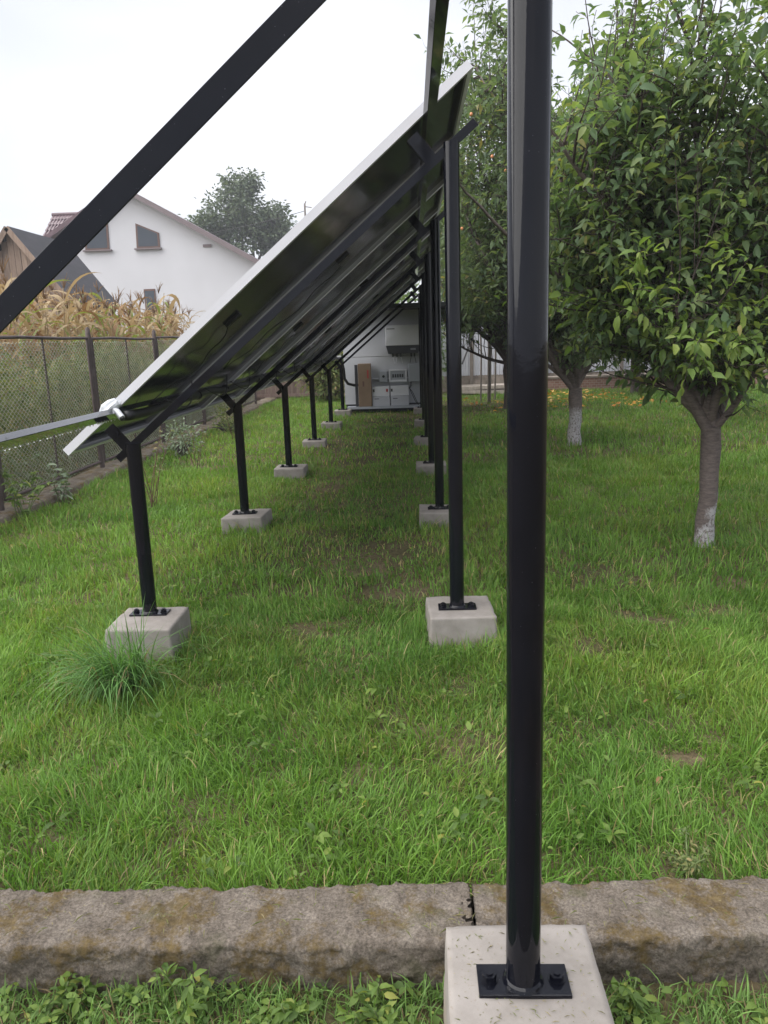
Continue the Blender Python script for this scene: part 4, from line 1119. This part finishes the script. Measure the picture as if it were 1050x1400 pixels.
# white corrugated sheet wall on the right
cw = empty('sheet_wall', (0, 22.6, 0), 'white corrugated sheet wall behind the plum trees', 'wall')
def sheet(x0, x1, z0, z1):
    n = int((x1 - x0) / .021); V, F = [], []
    for i in range(n + 1):
        x = x0 + i * (x1 - x0) / n; y = .018 * (1 if (i // 2) % 2 else -1)
        V += [(x, y, z0), (x, y, z1)]
        if i < n: F.append((2 * i, 2 * i + 2, 2 * i + 3, 2 * i + 1))
    return np_mesh('sheet', np.array(V), np.array(F))
for q in range(9):
    link('sheet', sheet(.75 + q * 1.05, .75 + (q + 1) * 1.05 - .006, .55, 2.35), M['white_sheet'], cw, (0, .01 * (q % 2), 0))
for q in range(5):
    MB().box((1.72 + q * 2.1, -.06, 1.2), (.09, .06, 2.4)).build('batten', M['timber_pole'], cw)
MB().box((5.4, .12, .28), (9.6, .2, .56)).build('stone_foot', M['stone'], cw)
bw = MB().box((4.6, 0, .22), (7.0, .24, .46)).build('brick_wall', M['brick'], None, (2.2, 21.7, 0)); tag(bw, 'low red brick border wall at the back of the lawn', 'low wall')
MB().box((4.6, 0, .475), (7.1, .30, .05)).build('coping', M['stone'], bw)
# stacked timber
rz_ = random.Random(8)
for q in range(12):
    lay = q // 4; z = .06 + lay * .13; y = 20.9 + (q % 4) * .17 + rz_.uniform(-.03, .03)
    o = MB().box((0, 0, 0), (rz_.uniform(1.9, 2.5), .13, .09)).build('timber', M['plank_grey'], None, (2.25 + rz_.uniform(-.3, .2), y, z), None, .004, (0, rz_.uniform(-.035, .035), rz_.uniform(-.05, .05)))
    tag(o, 'grey timber beam in the %s layer of the stack before the white sheet wall' % ['bottom', 'middle', 'top'][lay], 'timber', '%s layer of stacked timber' % ['bottom', 'middle', 'top'][lay])
for q, (px, py, rr_, h_) in enumerate(((1.78, 18.2, .045, 2.6), (1.66, 19.0, .022, 2.4), (2.02, 19.2, .022, 2.5), (1.0, 19.4, .03, 2.2))):
    o = MB().tube([(px, py, -.05), (px + .02, py, h_ * .5), (px - .01, py, h_)], [rr_, rr_ * .95, rr_ * .9], 9).build('wooden_stake', M['timber_pole'], None, None, 50)
    tag(o, ['thick pale wooden stake standing before the white sheet wall', 'thin stake just left of the thick pale stake', 'thin stake just right of the thick pale stake', 'thin stake hidden beside the rack posts'][q], 'stake', 'stakes before the sheet wall')
o = MB().tube([(1.30, 20.2, .95), (1.80, 20.4, 2.15)], .022, 7).build('leaning_pole', M['plastic_black']); tag(o, 'thin dark pole leaning across the white sheet wall', 'pole')
# shrubs closing the background
def shrub(label, base, rx, rz, n, leafL, seed, mat='leaf_plum_b'):
    rr = np.random.default_rng(seed); rt = empty('shrub', base, label, 'shrub', 'shrubs along the back of the yard')
    m = MB()
    for _ in range(9):
        d = Vector((rr.normal(0, .5), rr.normal(0, .5), 1)).normalized(); m.tube([(0, 0, -.05), d * rz * .6, d * rz * 1.2 + Vector((0, 0, -.1))], [.03, .018, .006], 5)
    m.build('stems', M['bark'], rt)
    v = rr.normal(0, 1, (n, 3)); v /= np.linalg.norm(v, axis=1, keepdims=True); v *= (rr.random((n, 1)) ** .45)
    lump = .75 + .5 * vnoise(v[:, 0] * 3 + v[:, 2], v[:, 1] * 3 - v[:, 2], 1.3, seed)[:, None]; v *= lump
    P = v * np.array([[rx, rx, rz]]) + np.array([[0, 0, rz * .95]])
    D = v + rr.normal(0, .5, (n, 3)); N = rr.normal(0, .5, (n, 3)) + np.array([[0, 0, 1.0]]); L = leafL * (.6 + .7 * rr.random(n))
    o = link('crown', leaves_mesh('crown', P, D, N, L, L * .55, False), M[mat], rt); o['kind'] = 'stuff'
shrub('leafy green shrub beside the shed on its left', (-2.15, 20.3, .1), .75, .95, 2600, .13, 3, 'leaf_fence')
shrub('dense shrub behind the brick border, left of the far plum trees', (4.6, 24.2, 0), 1.6, 1.9, 5000, .16, 4)
shrub('dense shrub behind the brick border, in the middle', (7.6, 24.4, 0), 1.9, 2.2, 6000, .17, 5)
shrub('dense shrub behind the brick border, at the far right', (11.0, 24.0, 0), 2.0, 2.4, 6000, .17, 6)
shrub('dense shrub behind the shed roof', (-.2, 21.5, 0), 1.3, 1.7, 5000, .15, 7)
shrub('low weedy shrub at the foot of the fence, beyond the third left post', (-3.2, 13.5, .1), .28, .30, 600, .06, 8, 'leaf_fence')
shrub('low weedy shrub at the foot of the fence, beyond the second left post', (-3.25, 10.9, .1), .26, .26, 500, .06, 9, 'leaf_grey')

# ------------------------------------------------------------------ plants with stems: canes, bramble, mugwort
def cane_plant(label, base, h, n_st, spread, seed, leafL=.05, mat='leaf_weed', stem='cane', nleaf=7, cat='plant', name='cane_plant'):
    r = random.Random(seed); nr = np.random.default_rng(seed); rt = empty(name, base, label, cat); P, D = [], []
    for _ in range(n_st):
        an = r.random() * 6.28; m = MB(); p = Vector((r.gauss(0, .02), r.gauss(0, .02), -.02)); d = Vector((math.cos(an) * spread, math.sin(an) * spread, 1)).normalized(); pts = [p.copy()]
        hh = h * r.uniform(.6, 1.05)
        for q in range(9):
            p = p + d * hh / 9; d = (d + Vector((r.gauss(0, .07), r.gauss(0, .07), -.03))).normalized(); pts.append(p.copy())
        m.tube(pts, [.0055 * (1 - .75 * q / 9) for q in range(10)], 6).build('stem', M[stem], rt, smooth='all')
        for _ in range(nleaf):
            q = r.uniform(.25, 1.0) * 9; i0 = min(8, int(q)); pp = pts[i0].lerp(pts[i0 + 1], q - i0)
            a2 = r.random() * 6.28; dd = Vector((math.cos(a2), math.sin(a2), r.uniform(-.3, .4)))
            for k2 in range(3): P.append(tuple(pp + dd * .012 * k2)); D.append(tuple(dd + Vector((r.gauss(0, .7), r.gauss(0, .7), r.gauss(0, .2)))))
    n = len(P); L = leafL * (.6 + .8 * nr.random(n))
    o = link('leaves', leaves_mesh('leaves', np.array(P), np.array(D), nr.normal(0, .4, (n, 3)) + np.array([[0, 0, 1.0]]), L, L * .55, True), M[mat], rt); o['kind'] = 'stuff'
cane_plant('thin bare rose canes standing in the grass right of the first left post', (-2.55, 7.4, .09), .95, 6, .22, 3, .035, 'leaf_fence', 'cane', 5)
cane_plant('thin cane plant farther back between first and second left posts', (-2.75, 9.7, .1), .85, 5, .25, 4, .04, 'leaf_fence', 'cane', 6)
cane_plant('spindly cane plant between the second and third left posts', (-2.9, 12.6, .1), .9, 5, .25, 5, .05, 'leaf_fence', 'cane', 6)
cane_plant('broad yellow-green bramble growing over the wall at the left edge', (-3.62, 6.95, 0.08), .62, 8, .45, 6, .062, 'leaf_weed', 'green_stem', 6, 'plant', 'bramble')
cane_plant('pale leafy weed standing against the fence foot', (-3.63, 7.75, 0.1), .55, 4, .25, 7, .075, 'leaf_grey', 'green_stem', 7, 'plant', 'tall_weed')
cane_plant('feathery pale green weed by the kerb on the right', (0.80, 2.13, 0), .16, 6, .6, 8, .015, 'leaf_fence', 'green_stem', 22, 'plant', 'feathery_weed')
# long grass tuft below the first left block
def tuft(label, base, n, h, w, seed, col):
    r = np.random.default_rng(seed); segs = 6
    az = r.normal(R(238), 1.15, n); x = r.normal(0, .07, n); y = r.normal(0, .06, n); hh = h * (.6 + .6 * r.random(n)); lean = np.clip(r.normal(.95, .38, n), .1, 1.6)
    D = np.stack([np.cos(az), np.sin(az), 0 * az], 1); tw = az + math.pi / 2 + r.normal(0, .3, n); S = np.stack([np.cos(tw), np.sin(tw), 0 * az], 1)
    cur = np.stack([x, y, np.full(n, -.02)], 1); a = lean * .25; VV = []
    for s in range(segs + 1):
        ww = (w * (1 - (s / segs) ** 2 * .97) * (.7 + .6 * r.random(n)))[:, None]; VV += [cur - S * ww, cur + S * ww]
        cur = cur + (hh / segs)[:, None] * (np.sin(a)[:, None] * D + np.cos(a)[:, None] * np.array([[0, 0, 1.]])); a = np.minimum(a + lean * 1.9 / segs, 2.3)
    k = 2 * (segs + 1); V = np.stack(VV, 1).reshape(-1, 3); V[:, 2] = np.maximum(V[:, 2], -.02 + .01 * r.random(len(V)))
    F = np.array([(2 * s, 2 * s + 1, 2 * s + 3, 2 * s + 2) for s in range(segs)])
    F = (F[None] + (np.arange(n) * k)[:, None, None]).reshape(-1, 4)
    c = np.array([col]) * (.6 + .9 * r.random((n, 1))); dr = r.random(n) < .06; c[dr] = (.28, .23, .12)
    o = link('grass_tuft', np_mesh('grass_tuft', V, F, np.repeat(c, k, 0)), M['grass'], None, base); tag(o, label, 'grass tuft', None)
tuft('big flopping tuft of long blue-green grass below the first left block', (-1.40, 3.42, .03), 430, .44, .0034, 3, (0.105, 0.215, 0.060))
tuft('long grass at the left corner of the first left block', (-1.58, 3.58, 0), 140, .30, .0028, 4, (0.12, 0.22, 0.06))
tuft('long grass along the right side of the first left block', (-1.17, 3.80, 0), 170, .26, .0028, 5, (0.11, 0.21, 0.05))
tuft('long grass in front of the first tall right block', (.22, 3.70, 0), 190, .22, .0027, 6, (0.14, 0.26, 0.06))

# ------------------------------------------------------------------ weeds in front of the kerb
def fg_weeds():
    r = np.random.default_rng(5); P, D = [], []
    n = 1050; x = -1.35 + r.random(n) * 2.7; y = 1.12 + r.random(n) * .59
    keep = ~((np.abs(x - .22) < .20) & (np.abs(y - 1.475) < .20)) & (r.random(n) < .35 + .9 * vnoise(x, y, 4, 6)); x, y = x[keep], y[keep]
    for i in range(len(x)):
        h = (.010 + .038 * r.random()) * (1.0 + .5 * (x[i] < -.5)); nl = r.integers(3, 6); a0 = r.random() * 6.28
        for k in range(nl):
            a = a0 + k * 6.28 / nl + r.normal(0, .3); d = np.array([math.cos(a), math.sin(a), r.normal(.05, .25)])
            P.append(np.array([x[i], y[i], -.045 + h]) + d * .006 * r.random()); D.append(d)
    P = np.array(P); D = np.array(D); n = len(P)
    L = .010 + .026 * r.random(n) ** 1.5
    o = link('weed_cover', leaves_mesh('weed_cover', P, D, r.normal(0, .3, (n, 3)) + np.array([[0, 0, 1.0]]), L, L * .75, True), M['leaf_weed'])
    tag(o, 'low broad-leaved green weeds in front of the kerb', 'weeds', kind='stuff')
fg_weeds()
def fg_grass():
    r = np.random.default_rng(15); n = 32000; segs = 4
    x = -1.4 + r.random(n) * 2.8; y = 1.1 + r.random(n) * .62
    keep = ~((np.abs(x - .22) < .19) & (np.abs(y - 1.475) < .19)) & (r.random(n) < .15 + 1.0 * vnoise(x, y, 5, 16)); x, y = x[keep], y[keep]; n = len(x)
    az = r.random(n) * 6.28; hh = .035 + .075 * r.random(n) ** 2.5; lean = np.clip(r.normal(.8, .4, n), .1, 1.6)
    D = np.stack([np.cos(az), np.sin(az), 0 * az], 1); tw = az + 1.57 + r.normal(0, .5, n); S = np.stack([np.cos(tw), np.sin(tw), 0 * az], 1)
    cur = np.stack([x, y, np.full(n, -.05)], 1); a = lean * .3; VV = []
    for s in range(segs + 1):
        ww = (.0021 * (1 - (s / segs) ** 2 * .96) * (.7 + .8 * r.random(n)))[:, None]; VV += [cur - S * ww, cur + S * ww]
        cur = cur + (hh / segs)[:, None] * (np.sin(a)[:, None] * D + np.cos(a)[:, None] * np.array([[0, 0, 1.]])); a = np.minimum(a + lean * 1.6 / segs, 2.0)
    k = 2 * (segs + 1); V = np.stack(VV, 1).reshape(-1, 3); F = np.array([(2 * s, 2 * s + 1, 2 * s + 3, 2 * s + 2) for s in range(segs)]); F = (F[None] + (np.arange(n) * k)[:, None, None]).reshape(-1, 4)
    c = np.array([[0.15, .26, .07]]) * (.6 + .9 * r.random((n, 1))); dry = r.random(n) < .1; c[dry] = (.24, .18, .10)
    o = link('kerbside_grass', np_mesh('kerbside_grass', V, F, np.repeat(c, k, 0)), M['grass']); tag(o, 'wiry grass among the weeds in front of the kerb', 'grass', kind='stuff')
fg_grass()
k_ = 0
for (x, y, h, sd_, mt, lab) in ((-.62, 1.66, .15, 1, 'leaf_weed', 'upright leafy weed in front of the kerb at left'), (-.12, 1.62, .15, 2, 'leaf_weed', 'seedy upright weed in front of the kerb left of the block'), (.50, 1.66, .13, 3, 'leaf_weed', 'bright leafy weed right of the foreground block'), (-.33, 1.60, .10, 4, 'leaf_weed', 'small leafy weed in front of the middle of the kerb'), (-.92, 1.64, .13, 5, 'leaf_weed', 'leafy weed in front of the kerb at the far left')):
    cane_plant(lab, (x, y, -.04), h, 4, .35, sd_ + 40, .030, mt, 'green_stem', 9, 'plant', 'small_weed')

def lawn_weeds():
    r = np.random.default_rng(51); P, D, L = [], [], []
    for _ in range(420):
        y = 2.05 + r.random() ** 1.4 * 5.5; x = (r.random() * 2 - 1) * (.55 * y + .3)
        if vnoise(np.array(x), np.array(y), 2.1, 23) < .42 or x < -3.4: continue
        if any(abs(x - b[0]) < .2 and abs(y - b[1]) < .2 for b in BLK): continue
        z = float(ground_z(x, y)) + .035 + .03 * r.random(); nl = r.integers(3, 7); a0 = r.random() * 6.28; sz = .018 + .028 * r.random()
        for k in range(nl):
            a = a0 + k * 6.28 / nl + r.normal(0, .35); d = np.array([math.cos(a), math.sin(a), r.normal(.25, .25)])
            P.append(np.array([x, y, z]) + d * .008); D.append(d); L.append(sz * (.7 + .6 * r.random()))
    n = len(P); L = np.array(L)
    o = link('lawn_weeds', leaves_mesh('lawn_weeds', np.array(P), np.array(D), r.normal(0, .3, (n, 3)) + np.array([[0, 0, 1.]]), L, L * .6, True), M['leaf_weed'])
    tag(o, 'small broad-leaved weeds scattered through the lawn', 'weeds', kind='stuff')
lawn_weeds()

# ------------------------------------------------------------------ clippings on the concrete, fallen leaves
def scatter_bits(name, n, fx, seed, label, L0=.007, L1=.022, W=.0012):
    r = np.random.default_rng(seed); P = fx(r, n); n = len(P); a = r.random(n) * 6.28
    D = np.stack([np.cos(a), np.sin(a), r.normal(0, .03, n)], 1); L = L0 + (L1 - L0) * r.random(n) ** 2.5
    o = link(name, leaves_mesh(name, P, D, np.tile(np.array([[0, 0, 1.0]]), (n, 1)) + r.normal(0, .05, (n, 3)), L, np.full(n, W * 2), False), M['straw']); tag(o, label, 'clippings', kind='stuff')
scatter_bits('grass_clippings', 240, lambda r, n: np.stack([.22 + (r.random(n) - .5) * .33, 1.475 + (r.random(n) - .5) * .33, np.full(n, .2235)], 1), 3, 'tiny grass clippings scattered on the foreground concrete block', .003, .022)
scatter_bits('grass_clippings', 420, lambda r, n: (lambda x: np.stack([x, KERB_F + .03 + .018 * x + r.random(n) * .17, np.full(n, .112)], 1))(-1.4 + r.random(n) * 2.8), 4, 'grass clippings scattered along the top of the kerb', .006, .045, .0016)
LEAF_SPOTS = [(2.15, 4.95, 'leaf_o'), (1.55, 3.95, ''), (1.75, 4.15, ''), (.86, 2.55, ''), (1.2, 5.5, ''), (2.45, 3.6, ''), (.95, 3.1, '')]
lm = leaves_mesh('fallen_leaf', np.zeros((1, 3)), np.array([[1., 0, .1]]), np.array([[0, .2, 1.]]), np.array([.048]), np.array([.026]), True); lm.materials.append(M['corn_rust'])
labs = ['orange fallen leaf in the grass below the nearest plum trunk', 'small orange leaf on the bare patch right of the foreground post', 'curled orange leaf on the lawn at right', 'dry leaf in the grass near the kerb at right', 'pale fallen leaf close to the foreground post', 'orange leaf on the lawn at the right edge', 'dry brown leaf halfway between kerb and plum tree']
for q, (x, y, _) in enumerate(LEAF_SPOTS):
    o = link('fallen_leaf', lm, None, None, (x, y, float(ground_z(x, y)) + .05), (rnd.uniform(-.4, .4), rnd.uniform(-.4, .4), rnd.random() * 6.28)); tag(o, labs[q], 'leaf', 'single leaves on the lawn')
def fn_fall(r, n):
    x = 1.2 + r.random(n) * 4.2; y = 16.2 + r.random(n) * 4.5 + r.normal(0, .3, n)
    k = vnoise(x, y, 1.6, 9) > .45; return np.stack([x[k], y[k], np.full(k.sum(), .165)], 1)
rr_ = np.random.default_rng(3); P = fn_fall(rr_, 420); n = len(P)
o = link('fallen_leaves', leaves_mesh('fallen_leaves', P, rr_.normal(0, 1, (n, 3)) * np.array([[1, 1, .25]]), rr_.normal(0, .4, (n, 3)) + np.array([[0, 0, 1.]]), .09 + .07 * rr_.random(n), .06 + .04 * rr_.random(n), False), M['yellow_leaf'])
tag(o, 'scattered yellow-orange leaves lying under the far plum trees', 'fallen leaves', kind='stuff')
# a few orange plums in the second tree
for q, (x, y, z) in enumerate(((.62, 9.9, 4.08), (.98, 10.1, 3.70), (1.16, 10.2, 3.52), (.80, 10.0, 2.9))):
    near = min(nB, key=lambda p: (p.x + 2.265 - x) ** 2 + (p.z - z) ** 2 + .15 * (p.y + 10.98 - y) ** 2)
    bm = bmesh.new(); bmesh.ops.create_icosphere(bm, subdivisions=2, radius=.019); me = bpy.data.meshes.new('plum'); bm.to_mesh(me); bm.free()
    for v in me.vertices: v.co.z *= 1.15
    o = link('plum', me, M['plum'], tB, (near.x, near.y - .03, near.z - .04))

# ------------------------------------------------------------------ damp air between here and the far tree
hz = MB().box((0, 560, 8.6), (2000, 1400, 19.2)).build('haze', None)
hm = bpy.data.materials.new('damp_air'); hm.use_nodes = True
hn = hm.node_tree.nodes; hn.clear()
ho = hn.new('ShaderNodeOutputMaterial'); hv = hn.new('ShaderNodeVolumePrincipled')
hv.inputs['Color'].default_value = (0.90, 0.93, 1.0, 1); hv.inputs['Density'].default_value = 0.0014
hm.node_tree.links.new(hv.outputs[0], ho.inputs['Volume'])
hz.data.materials.append(hm); tag(hz, 'thin pale damp air', 'haze', kind='stuff')
